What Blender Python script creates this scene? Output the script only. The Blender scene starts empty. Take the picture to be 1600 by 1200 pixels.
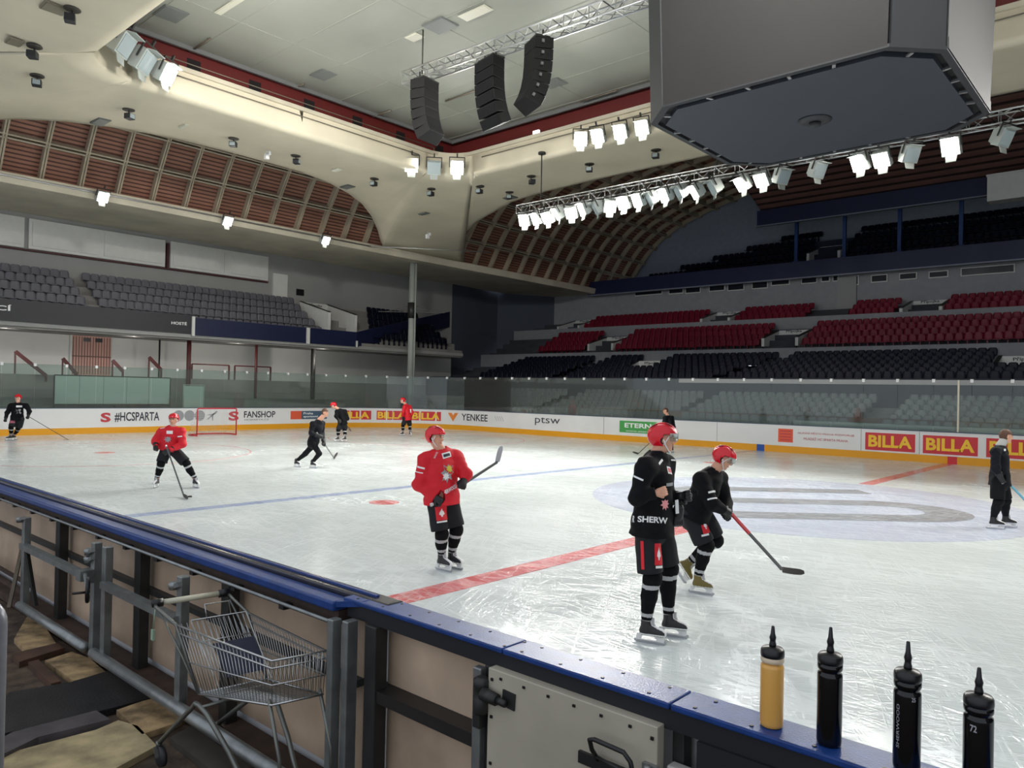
import bpy, math, random
import numpy as np
from mathutils import Vector, Matrix
from mathutils.bvhtree import BVHTree

random.seed(7)
SC = bpy.context.scene
COL = SC.collection
R = math.radians

# ------------------------------------------------------------------ camera
F_PX, YAW, PITCH, ROLL, H = 1181.26, 0.7278, 0.0098, 0.0209, 2.2654
CAM = Vector((0, 0, H))
FW = Vector((-math.sin(YAW) * math.cos(PITCH), math.cos(YAW) * math.cos(PITCH), math.sin(PITCH)))
_r0 = Vector((math.cos(YAW), math.sin(YAW), 0)); _u0 = _r0.cross(FW)
RT = _r0 * math.cos(ROLL) + _u0 * math.sin(ROLL)
UP = _u0 * math.cos(ROLL) - _r0 * math.sin(ROLL)
cd = bpy.data.cameras.new('camera'); cam = bpy.data.objects.new('camera', cd); COL.objects.link(cam)
cd.sensor_fit = 'HORIZONTAL'; cd.sensor_width = 36.0; cd.lens = 36.0 * F_PX / 1600.0
cd.clip_start = 0.05; cd.clip_end = 400
cam.matrix_world = Matrix(((RT.x, UP.x, -FW.x, 0), (RT.y, UP.y, -FW.y, 0), (RT.z, UP.z, -FW.z, H), (0, 0, 0, 1)))
SC.camera = cam

# ------------------------------------------------------------------ world, exposure
w = bpy.data.worlds.new('hall_air'); SC.world = w; w.use_nodes = True
w.node_tree.nodes['Background'].inputs[0].default_value = (0.82, 0.88, 1.0, 1)
w.node_tree.nodes['Background'].inputs[1].default_value = 0.9
SC.view_settings.view_transform = 'Standard'; SC.view_settings.look = 'None'
SC.view_settings.gamma = 1.0; SC.view_settings.exposure = 0.0; SC.view_settings.use_curve_mapping = False
FLOOD_W = 790.0

# places measured on the hall: a pixel of the photograph turned into a point on a plane of the hall
def ray(px, py): return FW + RT * ((px - 800) / F_PX) - UP * ((py - 600) / F_PX)
def at_z(px, py, z):
    d = ray(px, py); return CAM + d * ((z - H) / d.z)
def at_y(px, py, y):
    d = ray(px, py); return CAM + d * (y / d.y)
def at_x(px, py, x):
    d = ray(px, py); return CAM + d * (x / d.x)
def at_d(px, py, dep): return CAM + ray(px, py) * dep
def pix(p):
    d = Vector(p) - CAM; z = d.dot(FW)
    return 800 + F_PX * d.dot(RT) / z, 600 - F_PX * d.dot(UP) / z

# ------------------------------------------------------------------ materials
MATS = {}
def srgb(c):
    return tuple(((v / 255.0) / 12.92 if v / 255.0 <= 0.04045 else (((v / 255.0) + 0.055) / 1.055) ** 2.4) for v in c)
def mat(name, col, rough=0.6, metal=0.0, noise=0.0, nscale=3.0, emit=0.0, bump=0.0, bscale=40.0, spec=0.5):
    if name in MATS: return MATS[name]
    m = bpy.data.materials.new(name); m.use_nodes = True; nt = m.node_tree; b = nt.nodes['Principled BSDF']
    c = srgb(col) + (1,)
    b.inputs['Base Color'].default_value = c; b.inputs['Roughness'].default_value = rough; b.inputs['Metallic'].default_value = metal
    b.inputs['Specular IOR Level'].default_value = spec
    tc = None
    if noise or bump:
        tc = nt.nodes.new('ShaderNodeTexCoord')
    if noise:
        n = nt.nodes.new('ShaderNodeTexNoise'); n.inputs['Scale'].default_value = nscale; n.inputs['Detail'].default_value = 6
        nt.links.new(tc.outputs['Object'], n.inputs['Vector'])
        r = nt.nodes.new('ShaderNodeValToRGB'); r.color_ramp.elements[0].position = .3; r.color_ramp.elements[1].position = .7
        r.color_ramp.elements[0].color = tuple(v * (1 - noise) for v in c[:3]) + (1,)
        r.color_ramp.elements[1].color = tuple(min(1, v * (1 + noise * .4)) for v in c[:3]) + (1,)
        nt.links.new(n.outputs['Fac'], r.inputs['Fac']); nt.links.new(r.outputs['Color'], b.inputs['Base Color'])
    if bump:
        n2 = nt.nodes.new('ShaderNodeTexNoise'); n2.inputs['Scale'].default_value = bscale; n2.inputs['Detail'].default_value = 4
        nt.links.new(tc.outputs['Object'], n2.inputs['Vector'])
        bp = nt.nodes.new('ShaderNodeBump'); bp.inputs['Strength'].default_value = bump; bp.inputs['Distance'].default_value = .02
        nt.links.new(n2.outputs['Fac'], bp.inputs['Height']); nt.links.new(bp.outputs['Normal'], b.inputs['Normal'])
    if emit:
        b.inputs['Emission Color'].default_value = c; b.inputs['Emission Strength'].default_value = emit
    MATS[name] = m; return m

def math_node(nt, op, a, b=None, clamp=False):
    n = nt.nodes.new('ShaderNodeMath'); n.operation = op; n.use_clamp = clamp
    for i, v in enumerate((a, b)):
        if v is None: continue
        if isinstance(v, (int, float)): n.inputs[i].default_value = v
        else: nt.links.new(v, n.inputs[i])
    return n.outputs[0]

def ice_mat(name, col, scratch=(238, 244, 244), amount=1.0):
    """ice: coloured below, white skate scratches on it, thin glossy film"""
    m = bpy.data.materials.new(name); m.use_nodes = True; nt = m.node_tree; b = nt.nodes['Principled BSDF']; L = nt.links.new
    tc = nt.nodes.new('ShaderNodeTexCoord')
    outs = []
    for k, (sc, ang, st, dist) in enumerate([(.5, 12, 7, 3.2), (.8, -38, 8, 2.6), (.6, 62, 7, 3.6), (.4, -15, 10, 4.)]):
        mr = nt.nodes.new('ShaderNodeMapping'); mr.inputs['Rotation'].default_value = (0, 0, R(ang)); L(tc.outputs['Object'], mr.inputs['Vector'])
        mp = nt.nodes.new('ShaderNodeMapping'); mp.inputs['Scale'].default_value = (sc, sc * st, 1)
        mp.inputs['Location'].default_value = (k * 7.3, k * 3.1, 0)
        L(mr.outputs['Vector'], mp.inputs['Vector'])
        n = nt.nodes.new('ShaderNodeTexNoise'); n.inputs['Scale'].default_value = 1.0; n.inputs['Detail'].default_value = 5; n.inputs['Distortion'].default_value = dist * .25
        L(mp.outputs['Vector'], n.inputs['Vector'])
        a = math_node(nt, 'SUBTRACT', n.outputs['Fac'], .5); a = math_node(nt, 'ABSOLUTE', a); a = math_node(nt, 'MULTIPLY', a, 16.0 if k else 12.0)
        a = math_node(nt, 'SUBTRACT', 1.0, a, True); outs.append(math_node(nt, 'POWER', a, 3.0))
    s = outs[0]
    for o in outs[1:]: s = math_node(nt, 'ADD', s, o, True)
    big = nt.nodes.new('ShaderNodeTexNoise'); big.inputs['Scale'].default_value = .35; big.inputs['Detail'].default_value = 3
    L(tc.outputs['Object'], big.inputs['Vector'])
    g = math_node(nt, 'MULTIPLY', s, math_node(nt, 'ADD', math_node(nt, 'MULTIPLY', big.outputs['Fac'], .9), -.1, True))
    g = math_node(nt, 'MULTIPLY', g, amount * .62)
    mx = nt.nodes.new('ShaderNodeMix'); mx.data_type = 'RGBA'
    L(g, mx.inputs['Factor']); mx.inputs['A'].default_value = srgb(col) + (1,); mx.inputs['B'].default_value = srgb(scratch) + (1,)
    L(mx.outputs['Result'], b.inputs['Base Color'])
    rg = math_node(nt, 'ADD', math_node(nt, 'MULTIPLY', g, .35), math_node(nt, 'MULTIPLY', big.outputs['Fac'], .26))
    L(rg, b.inputs['Roughness'])
    b.inputs['IOR'].default_value = 1.31
    bp = nt.nodes.new('ShaderNodeBump'); bp.inputs['Strength'].default_value = .25; bp.inputs['Distance'].default_value = .01
    L(s, bp.inputs['Height']); L(bp.outputs['Normal'], b.inputs['Normal'])
    MATS[name] = m; return m

def slat_mat(name, col, dark, axis, period, rough=.7):
    """boards seen edge on: narrow dark gaps between wide slats, with matching relief"""
    m = bpy.data.materials.new(name); m.use_nodes = True; nt = m.node_tree; b = nt.nodes['Principled BSDF']; L = nt.links.new
    tc = nt.nodes.new('ShaderNodeTexCoord'); sp = nt.nodes.new('ShaderNodeSeparateXYZ'); L(tc.outputs['Object'], sp.inputs[0])
    v = math_node(nt, 'FRACT', math_node(nt, 'DIVIDE', sp.outputs[axis], period))
    v = math_node(nt, 'MULTIPLY', math_node(nt, 'ABSOLUTE', math_node(nt, 'SUBTRACT', v, .5)), 2.0)
    v = math_node(nt, 'MULTIPLY', math_node(nt, 'SUBTRACT', v, .62), 8.0, True)
    n = nt.nodes.new('ShaderNodeTexNoise'); n.inputs['Scale'].default_value = .8; L(tc.outputs['Object'], n.inputs['Vector'])
    c1 = nt.nodes.new('ShaderNodeMix'); c1.data_type = 'RGBA'; L(n.outputs['Fac'], c1.inputs['Factor'])
    c = srgb(col); c1.inputs['A'].default_value = tuple(x * .75 for x in c) + (1,); c1.inputs['B'].default_value = tuple(x * 1.2 for x in c) + (1,)
    mx = nt.nodes.new('ShaderNodeMix'); mx.data_type = 'RGBA'; L(v, mx.inputs['Factor']); L(c1.outputs['Result'], mx.inputs['A']); mx.inputs['B'].default_value = srgb(dark) + (1,)
    L(mx.outputs['Result'], b.inputs['Base Color']); b.inputs['Roughness'].default_value = rough
    bp = nt.nodes.new('ShaderNodeBump'); bp.invert = True; bp.inputs['Distance'].default_value = .05; L(v, bp.inputs['Height']); L(bp.outputs['Normal'], b.inputs['Normal'])
    MATS[name] = m; return m

def glass_mat(name, tint=(225, 235, 232), refl=1.0, haze=.06, milk=.62):
    m = bpy.data.materials.new(name); m.use_nodes = True; nt = m.node_tree; nt.nodes.clear(); L = nt.links.new
    o = nt.nodes.new('ShaderNodeOutputMaterial'); t = nt.nodes.new('ShaderNodeBsdfTransparent'); t.inputs[0].default_value = srgb(tint) + (1,)
    g = nt.nodes.new('ShaderNodeBsdfGlossy'); g.inputs['Roughness'].default_value = .04
    fr = nt.nodes.new('ShaderNodeFresnel'); fr.inputs[0].default_value = 1.5
    d = nt.nodes.new('ShaderNodeBsdfDiffuse'); d.inputs[0].default_value = (milk * .96, milk, milk * .97, 1)
    m1 = nt.nodes.new('ShaderNodeMixShader'); m1.inputs[0].default_value = haze; L(t.outputs[0], m1.inputs[1]); L(d.outputs[0], m1.inputs[2])
    m2 = nt.nodes.new('ShaderNodeMixShader'); L(math_node(nt, 'MULTIPLY', fr.outputs[0], refl, True), m2.inputs[0]); L(m1.outputs[0], m2.inputs[1]); L(g.outputs[0], m2.inputs[2])
    L(m2.outputs[0], o.inputs[0]); MATS[name] = m; return m

# ------------------------------------------------------------------ objects
def tag(o, label=None, cat=None, group=None, kind=None):
    if label: o['label'] = label
    if cat: o['category'] = cat
    if group: o['group'] = group
    if kind: o['kind'] = kind
    return o
def empty(name, loc=(0, 0, 0), rz=0.0, **k):
    o = bpy.data.objects.new(name, None); COL.objects.link(o); o.location = loc; o.rotation_euler = (0, 0, rz); o.empty_display_size = .1
    return tag(o, **k)
def link_mesh(name, me, mats, parent=None, loc=None, **k):
    for m in (mats if isinstance(mats, (list, tuple)) else [mats]): me.materials.append(m)
    o = bpy.data.objects.new(name, me); COL.objects.link(o)
    if parent is not None: o.parent = parent
    if loc is not None: o.location = loc
    return tag(o, **k)
def copy_tree(o, parent=None):
    c = o.copy(); COL.objects.link(c)
    if parent is not None: c.parent = parent
    for ch in list(o.children): copy_tree(ch, c)
    return c

class MB:
    """collects simple shapes into one mesh"""
    def __init__(s): s.v = []; s.f = []; s.m = []; s.sm = []
    def add(s, vs, fs, mi=0, smooth=False):
        b = len(s.v); s.v += [tuple(v) for v in vs]; s.f += [tuple(b + i for i in f) for f in fs]; s.m += [mi] * len(fs); s.sm += [smooth] * len(fs); return s
    def box(s, lo, hi, mi=0, M=None):
        x0, y0, z0 = lo; x1, y1, z1 = hi
        vs = [Vector(p) for p in ((x0, y0, z0), (x1, y0, z0), (x1, y1, z0), (x0, y1, z0), (x0, y0, z1), (x1, y0, z1), (x1, y1, z1), (x0, y1, z1))]
        if M is not None: vs = [M @ v for v in vs]
        return s.add(vs, [(3, 2, 1, 0), (4, 5, 6, 7), (0, 1, 5, 4), (1, 2, 6, 5), (2, 3, 7, 6), (3, 0, 4, 7)], mi)
    def bar(s, a, b, w, h=None, mi=0, up=(0, 0, 1)):
        a = Vector(a); b = Vector(b); h = h or w; d = (b - a).normalized(); u = Vector(up)
        if abs(d.dot(u)) > .98: u = Vector((1, 0, 0))
        r = d.cross(u).normalized(); u = r.cross(d)
        vs = [p + r * (i * w / 2) + u * (j * h / 2) for p in (a, b) for i, j in ((-1, -1), (1, -1), (1, 1), (-1, 1))]
        return s.add(vs, [(3, 2, 1, 0), (4, 5, 6, 7), (0, 1, 5, 4), (1, 2, 6, 5), (2, 3, 7, 6), (3, 0, 4, 7)], mi)
    def tube(s, pts, r, n=8, mi=0, closed=False):
        pts = [Vector(p) for p in pts]; rs = r if isinstance(r, (list, tuple)) else [r] * len(pts); vs = []; fs = []
        prev = None; N = len(pts)
        for i, p in enumerate(pts):
            if closed: d = (pts[(i + 1) % N] - pts[i - 1])
            else: d = pts[min(i + 1, N - 1)] - pts[max(i - 1, 0)]
            d.normalize()
            if prev is None:
                u = Vector((0, 0, 1)) if abs(d.z) < .9 else Vector((1, 0, 0))
            else: u = prev
            x = d.cross(u).normalized(); u = x.cross(d).normalized(); prev = u
            for k in range(n):
                a = 2 * math.pi * k / n; vs.append(p + (x * math.cos(a) + u * math.sin(a)) * rs[i])
        for i in range(N if closed else N - 1):
            j = (i + 1) % N
            for k in range(n):
                k2 = (k + 1) % n; fs.append((i * n + k, i * n + k2, j * n + k2, j * n + k))
        if not closed: fs.append(tuple(range(n - 1, -1, -1))); fs.append(tuple((N - 1) * n + k for k in range(n)))
        return s.add(vs, fs, mi, True)
    def lathe(s, prof, n=24, mi=0, c=(0, 0, 0), mfun=None):
        vs = []; c = Vector(c)
        for r, z in prof:
            for k in range(n):
                a = 2 * math.pi * k / n; vs.append(c + Vector((r * math.cos(a), r * math.sin(a), z)))
        b = len(s.v)
        for i in range(len(prof) - 1):
            for k in range(n):
                k2 = (k + 1) % n; s.f.append((b + i * n + k, b + i * n + k2, b + (i + 1) * n + k2, b + (i + 1) * n + k)); s.m.append(mfun(i) if mfun else mi); s.sm.append(True)
        s.v += [tuple(v) for v in vs]
        s.f.append(tuple(b + k for k in range(n - 1, -1, -1))); s.m.append(mfun(0) if mfun else mi); s.sm.append(False)
        s.f.append(tuple(b + (len(prof) - 1) * n + k for k in range(n))); s.m.append(mfun(len(prof) - 2) if mfun else mi); s.sm.append(False)
        return s
    def quad(s, a, b, c, d, mi=0): return s.add([a, b, c, d], [(0, 1, 2, 3)], mi)
    def slab(s, poly, off, mi=0):
        """polygon with thickness: poly of 3-D points pushed by off"""
        poly = [Vector(p) for p in poly]; off = Vector(off); n = len(poly)
        vs = poly + [p + off for p in poly]
        return s.add(vs, [tuple(range(n - 1, -1, -1)), tuple(range(n, 2 * n))] + [(i, (i + 1) % n, n + (i + 1) % n, n + i) for i in range(n)], mi)
    def mesh(s, name):
        me = bpy.data.meshes.new(name); me.from_pydata(s.v, [], s.f); me.polygons.foreach_set('material_index', s.m); me.polygons.foreach_set('use_smooth', s.sm); me.update(); return me
    def build(s, name, mats, parent=None, loc=None, bevel=0.0, **k):
        o = link_mesh(name, s.mesh(name), mats, parent, loc, **k)
        if bevel:
            bv = o.modifiers.new('bevel', 'BEVEL'); bv.width = bevel; bv.segments = 2; bv.limit_method = 'ANGLE'
        return o
def local(p, root): return Vector(p) - root.location

# ------------------------------------------------------------------ lettering (flat outlines as triangles, width and height known)
TXT = {}
def text_mesh(s, bold=0.0):
    if (s, bold) in TXT: return TXT[(s, bold)]
    cu = bpy.data.curves.new('t', 'FONT'); cu.body = s; cu.offset = bold; cu.resolution_u = 3
    o = bpy.data.objects.new('t', cu); COL.objects.link(o)
    dg = bpy.context.evaluated_depsgraph_get(); dg.update()
    me = o.evaluated_get(dg).to_mesh()
    vs = np.array([v.co[:2] for v in me.vertices]); fs = [tuple(p.vertices) for p in me.polygons]
    o.evaluated_get(dg).to_mesh_clear(); bpy.data.objects.remove(o); bpy.data.curves.remove(cu)
    lo = vs.min(0); hi = vs.max(0); vs = (vs - lo) / (hi - lo)
    TXT[(s, bold)] = (vs, fs); return TXT[(s, bold)]
for _s, _b in [('BILLA', .035), ('#HCSPARTA', .02), ('FANSHOP', .02), ('HCSPARTA.CZ', .0), ('YENKEE', .015), ('ptsw', 0.), ('ETERNAL', .03), ('www.eternal.cz', 0.), ('S', .04),
               ('HLAVNÍ MĚSTO PRAHA PODPORUJE', 0.), ('MLÁDEŽ HC SPARTA PRAHA', 0.), ('Praha', .02), ('sportovní', .02), ('DOMÁCÍ', 0.02), ('HOSTÉ', 0.02), ('SHERWOOD', .03), ('R', .03), ('MAR', .03), ('SHERW', .03), ('72', .02),
               ('25', .0), ('Přípojka', .02), ('SHERWOOD', .0), ('VZ VEO', .0)]:
    text_mesh(_s, _b)

# ------------------------------------------------------------------ smooth solid shapes: distance field -> mesh
def smin(a, b, k):
    h = np.clip(.5 + .5 * (b - a) / k, 0, 1); return b + (a - b) * h - k * h * (1 - h)
def d_cone(P, a, b, ra, rb):
    a = np.array(a, float); b = np.array(b, float); ba = b - a; pa = P - a
    t = np.clip((pa @ ba) / max(ba @ ba, 1e-9), 0, 1)
    return np.linalg.norm(pa - t[..., None] * ba, axis=-1) - (ra + (rb - ra) * t)
def d_ell(P, c, r, M=None):
    q = P - np.array(c, float)
    if M is not None: q = q @ np.array(M)          # columns = axes
    r = np.array(r, float); k0 = np.linalg.norm(q / r, axis=-1); k1 = np.linalg.norm(q / (r * r), axis=-1)
    return k0 * (k0 - 1) / np.maximum(k1, 1e-6)
def d_box(P, c, h, M=None, rad=.01):
    q = P - np.array(c, float)
    if M is not None: q = q @ np.array(M)
    q = np.abs(q) - (np.array(h, float) - rad)
    return np.linalg.norm(np.maximum(q, 0), axis=-1) + np.minimum(q.max(-1), 0) - rad
def surface_net(Fv, org, h):
    nx, ny, nz = Fv.shape; C = [(i, j, k) for i in (0, 1) for j in (0, 1) for k in (0, 1)]
    sub = lambda c: Fv[c[0]:nx - 1 + c[0], c[1]:ny - 1 + c[1], c[2]:nz - 1 + c[2]]
    acc = np.zeros((nx - 1, ny - 1, nz - 1, 3)); cnt = np.zeros((nx - 1, ny - 1, nz - 1))
    for a in C:
        for ax in range(3):
            if a[ax]: continue
            b = list(a); b[ax] = 1; fa = sub(a); fb = sub(b); m = (fa < 0) != (fb < 0)
            t = np.where(m, fa / np.where(m, fa - fb, 1), 0)
            for q in range(3): acc[..., q] += np.where(m, a[q] + (t if q == ax else 0), 0)
            cnt += m
    act = cnt > 0; idx = -np.ones(act.shape, int); idx[act] = np.arange(act.sum())
    cells = np.argwhere(act); V = (cells + acc[act] / cnt[act][:, None]) * h + org
    S = Fv < 0; faces = []
    for ax in range(3):
        o1, o2 = [(1, 2), (2, 0), (0, 1)][ax]
        sl0 = [slice(None)] * 3; sl1 = [slice(None)] * 3; sl0[ax] = slice(0, -1); sl1[ax] = slice(1, None)
        ch = S[tuple(sl0)] != S[tuple(sl1)]; e = np.argwhere(ch)
        ok = (e[:, o1] >= 1) & (e[:, o2] >= 1) & (e[:, o1] < Fv.shape[o1] - 1) & (e[:, o2] < Fv.shape[o2] - 1); e = e[ok]
        if not len(e): continue
        c = []
        for d1, d2 in ((1, 1), (0, 1), (0, 0), (1, 0)):
            q = e.copy(); q[:, o1] -= d1; q[:, o2] -= d2; c.append(idx[q[:, 0], q[:, 1], q[:, 2]])
        Q = np.stack(c, 1); ins = S[e[:, 0], e[:, 1], e[:, 2]]; Q[~ins] = Q[~ins][:, ::-1]; faces.append(Q)
    return V, np.concatenate(faces)
def solid(fn, lo, hi, h):
    lo = np.array(lo, float) - 3 * h; hi = np.array(hi, float) + 3 * h; n = np.ceil((hi - lo) / h).astype(int) + 1
    g = np.stack(np.meshgrid(*[lo[i] + h * np.arange(n[i]) for i in range(3)], indexing='ij'), -1)
    return surface_net(fn(g), lo, h)
def solid_obj(name, fn, lo, hi, h, mats, parent, root, mfun=None, **k):
    V, Q = solid(fn, lo, hi, h); V = V - np.array(root.location)
    me = bpy.data.meshes.new(name); me.from_pydata(V.tolist(), [], Q.tolist())
    me.polygons.foreach_set('use_smooth', [True] * len(Q))
    if mfun is not None:
        ctr = V[Q].mean(1) + np.array(root.location); me.polygons.foreach_set('material_index', np.asarray(mfun(ctr), int).tolist())
    me.update(); o = link_mesh(name, me, mats, parent, **k)
    o2 = (V + np.array(root.location), Q); return o, o2
# ================================================================== materials of the hall
M_ICE = ice_mat('ice', (213, 221, 220)); M_ICE_RED = ice_mat('ice_red_paint', (216, 112, 112)); M_ICE_BLUE = ice_mat('ice_blue_paint', (158, 172, 204))
M_ICE_LILAC = ice_mat('ice_lilac_paint', (196, 203, 220)); M_ICE_GREY = ice_mat('ice_grey_paint', (146, 149, 154), amount=.8); M_ICE_PINK = ice_mat('ice_pink_paint', (224, 150, 150), amount=.9)
CREAM = mat('cream_plaster', (214, 205, 182), .75, noise=.14, nscale=.35); CREAM2 = mat('cream_plaster_worn', (200, 192, 172), .75, noise=.2, nscale=.6)
GREYC = mat('grey_ceiling_sheet', (158, 160, 150), .6, noise=.16, nscale=.25, bump=.3, bscale=.8)
REDW = mat('dark_red_paint', (96, 26, 24), .6); GREY_LIFTED = mat('brightened_wall_paint', (226, 225, 220), .8, noise=.1, nscale=.4); GREYW = mat('grey_wall_paint', (158, 158, 156), .8, noise=.12, nscale=.3); GREYD = mat('dark_grey_wall', (74, 80, 92), .8, noise=.1, nscale=.3)
WHITEP = mat('off_white_panel', (216, 216, 212), .6, noise=.05); NAVY = mat('navy_fascia', (14, 24, 62), .55); BLACKF = mat('black_fascia', (36, 36, 42), .5)
NAVY_SEAT = mat('navy_seat_plastic', (12, 15, 34), .45, spec=.3); GREY_SEAT = mat('grey_seat_plastic', (104, 104, 112), .4); RED_SEAT = mat('red_seat_plastic', (112, 16, 40), .35)
CONC = mat('concrete', (160, 158, 150), .85, noise=.25, nscale=1.2); STEPC = mat('concrete_steps', (140, 138, 134), .85, noise=.2, nscale=1.)
BOARDW = mat('white_board_plastic', (228, 228, 228), .35, noise=.05, nscale=1.); YEL = mat('yellow_kickplate', (226, 158, 22), .4); CAPG = mat('grey_board_cap', (70, 84, 104), .4)
BILLR = mat('red_advert', (205, 50, 58), .4); BILLY = mat('yellow_lettering', (246, 200, 50), .4); ADK = mat('dark_lettering', (52, 54, 62), .5); ADR = mat('red_lettering', (190, 60, 70), .5)
ADO = mat('orange_advert', (226, 92, 62), .45); ADT = mat('teal_advert', (70, 96, 118), .45); ADG = mat('green_advert', (70, 160, 78), .45); ADW = mat('white_lettering', (238, 238, 238), .45); ADGR = mat('grey_print', (150, 152, 156), .5); ADOR = mat('orange_print', (226, 130, 50), .5)
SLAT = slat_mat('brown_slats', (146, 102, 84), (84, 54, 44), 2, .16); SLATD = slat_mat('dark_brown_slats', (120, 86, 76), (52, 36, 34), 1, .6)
RIBM = mat('rib_paint', (168, 156, 134), .7, noise=.15, nscale=.8); STEEL = mat('galvanised_steel', (150, 154, 152), .45, .8, noise=.25, nscale=9.); STEELD = mat('dark_steel', (62, 62, 60), .5, .6, noise=.3, nscale=7.)
ALU = mat('aluminium', (190, 192, 194), .35, .9); BLK = mat('black_plastic', (18, 18, 20), .4); BLKS = mat('black_speaker_paint', (6, 6, 8), .6, spec=.25)
GLASS = glass_mat('rink_glass'); LAMP_ON = mat('lit_lamp_glass', (255, 250, 240), .3, emit=40.); LAMP_OFF = mat('unlit_lamp_glass', (160, 172, 175), .15)

RX0, RX1, RY0, RY1, CX, CY, RAD = -36.2, 23.6, 2.6, 30.6, -6.3, 16.6, 6.0
HB, HG = 1.15, 3.0

# ------------------------------------------------------------------ ice sheet with its painted lines
b = MB(); b.box((RX0, RY0, -.08), (RX1, RY1, 0)); ice = b.build('floor', M_ICE, kind='structure', label='white scratched sheet of ice')
def ice_rect(name, x0, y0, x1, y1, m, z=.004):
    b = MB(); b.box((x0, y0, .0005), (x1, y1, z)); return b.build(name, m, ice)
ice_rect('centre_line', CX - .18, RY0 + .0, CX + .18, CY - 4.6, M_ICE_RED); ice_rect('centre_line', CX - .18, CY + 4.6, CX + .18, RY1, M_ICE_RED)
ice_rect('blue_line', CX - 7.3, RY0, CX - 7.0, RY1, M_ICE_BLUE); ice_rect('blue_line', CX + 7.0, RY0, CX + 7.3, RY1, M_ICE_BLUE)
ice_rect('goal_line', -32.53, RY0 + .8, -32.48, RY1 - .8, M_ICE_PINK)
def disc(name, x, y, r0, r1, m, z=.004, n=64, a0=0., a1=360.):
    b = MB(); vs = []; fs = []
    for i in range(n + 1):
        a = R(a0 + (a1 - a0) * i / n)
        for r in (r0, r1):
            vs += [(x + r * math.cos(a), y + r * math.sin(a), .0005), (x + r * math.cos(a), y + r * math.sin(a), z)]
    for i in range(n):
        k = 4 * i; fs += [(k + 1, k + 3, k + 7, k + 5), (k, k + 4, k + 6, k + 2), (k + 2, k + 6, k + 7, k + 3), (k, k + 1, k + 5, k + 4)]
    return b.add(vs, fs).build(name, m, ice)
disc('centre_circle', CX, CY, .02, 4.5, M_ICE_LILAC)
for sx in (-1,):
    disc('faceoff_spot', CX + sx * 5.6, CY - 7, .01, .3, M_ICE_RED); disc('faceoff_spot', CX + sx * 5.6, CY + 7, .01, .3, M_ICE_RED)
    for sy in (-1, 1):
        disc('faceoff_circle', -26.2, CY + sy * 7, 4.45, 4.5, M_ICE_PINK); disc('faceoff_spot', -26.2, CY + sy * 7, .01, .3, M_ICE_RED)
# the club's grey S inside the centre circle (reads along the rink)
b = MB()
def sarc(cx, cy, r0, r1, a0, a1, n=14):
    for i in range(n):
        p = [R(a0 + (a1 - a0) * (i + q) / n) for q in (0, 1)]
        q4 = [(cx + r * math.cos(a) , cy + r * math.sin(a) * 1.0, .006) for r, a in ((r0, p[0]), (r1, p[0]), (r1, p[1]), (r0, p[1]))]
        b.slab(q4, (0, 0, .003))
ang = -.62; ca, sa = math.cos(ang), math.sin(ang)
def srect(x0, y0, x1, y1): b.slab([(x0, y0, .006), (x1, y0, .006), (x1, y1, .006), (x0, y1, .006)], (0, 0, .003))
sarc(-1.1, .75, .55, 1.25, 90, 270); srect(-1.1, 1.3, 1.8, 2.0); srect(-1.1, -.5, 1.1, .2); sarc(1.1, -1.05, .55, 1.25, -90, 90); srect(-1.8, -2.3, 1.1, -1.6)
b.v = [(x * 1.25, y * 1.1, z) for x, y, z in b.v]
sl = b.build('grey_s_emblem', M_ICE_GREY, ice); sl.location = (CX, CY, 0); sl.rotation_euler = (0, 0, R(41))

# ------------------------------------------------------------------ rink boards: a path round the ice
ARC = RAD * math.pi / 2
def board_pt(s, off=0.0):
    """s=0 where the end board meets the far corner; s<0 along the end board, s>ARC along the far board; off = outwards"""
    if s < 0: return Vector((RX0 - off, RY1 - RAD + s, 0))
    if s < ARC:
        a = math.pi - s / RAD; return Vector((RX0 + RAD + (RAD + off) * math.cos(a), RY1 - RAD + (RAD + off) * math.sin(a), 0))
    return Vector((RX0 + RAD + s - ARC, RY1 + off, 0))
def s_at(px, z=.7):
    lo, hi = -24.0, 50.0
    for _ in range(40):
        m_ = (lo + hi) / 2; p = board_pt(m_); p.z = z
        d = (p - CAM).dot(FW)
        x = pix(p)[0] if d > .5 else 99999
        if x < px: lo = m_
        else: hi = m_
    return (lo + hi) / 2
S0, S1 = -19.0, ARC + 53.5
def sweep(name, o0, o1, z0, z1, m, s0=S0, s1=S1, step=.5, parent=None, **k):
    n = max(1, int((s1 - s0) / step)); vs = []; fs = []
    for i in range(n + 1):
        s = s0 + (s1 - s0) * i / n; a = board_pt(s, o0); c = board_pt(s, o1)
        vs += [(a.x, a.y, z0), (a.x, a.y, z1), (c.x, c.y, z1), (c.x, c.y, z0)]
    for i in range(n):
        for q in range(4): fs.append((4 * i + q, 4 * i + (q + 1) % 4, 4 * i + 4 + (q + 1) % 4, 4 * i + 4 + q))
    fs += [(0, 1, 2, 3), (4 * n + 3, 4 * n + 2, 4 * n + 1, 4 * n)]
    return MB().add(vs, [f[::-1] for f in fs]).build(name, m, parent, **k)
far = empty('rink_board', (RX0 + RAD, RY1, 0), label='long white boards with advertising along the end, far corner and far side of the ice', cat='boards')
def fch(o): o.parent = far; o.matrix_parent_inverse = Matrix.Translation(-far.location); return o
fch(sweep('board_face', 0, .1, 0, 1.12, BOARDW)); fch(sweep('kickplate', -.015, .0, 0, .27, YEL)); fch(sweep('board_cap', -.02, .14, 1.12, HB, CAPG))
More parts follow.
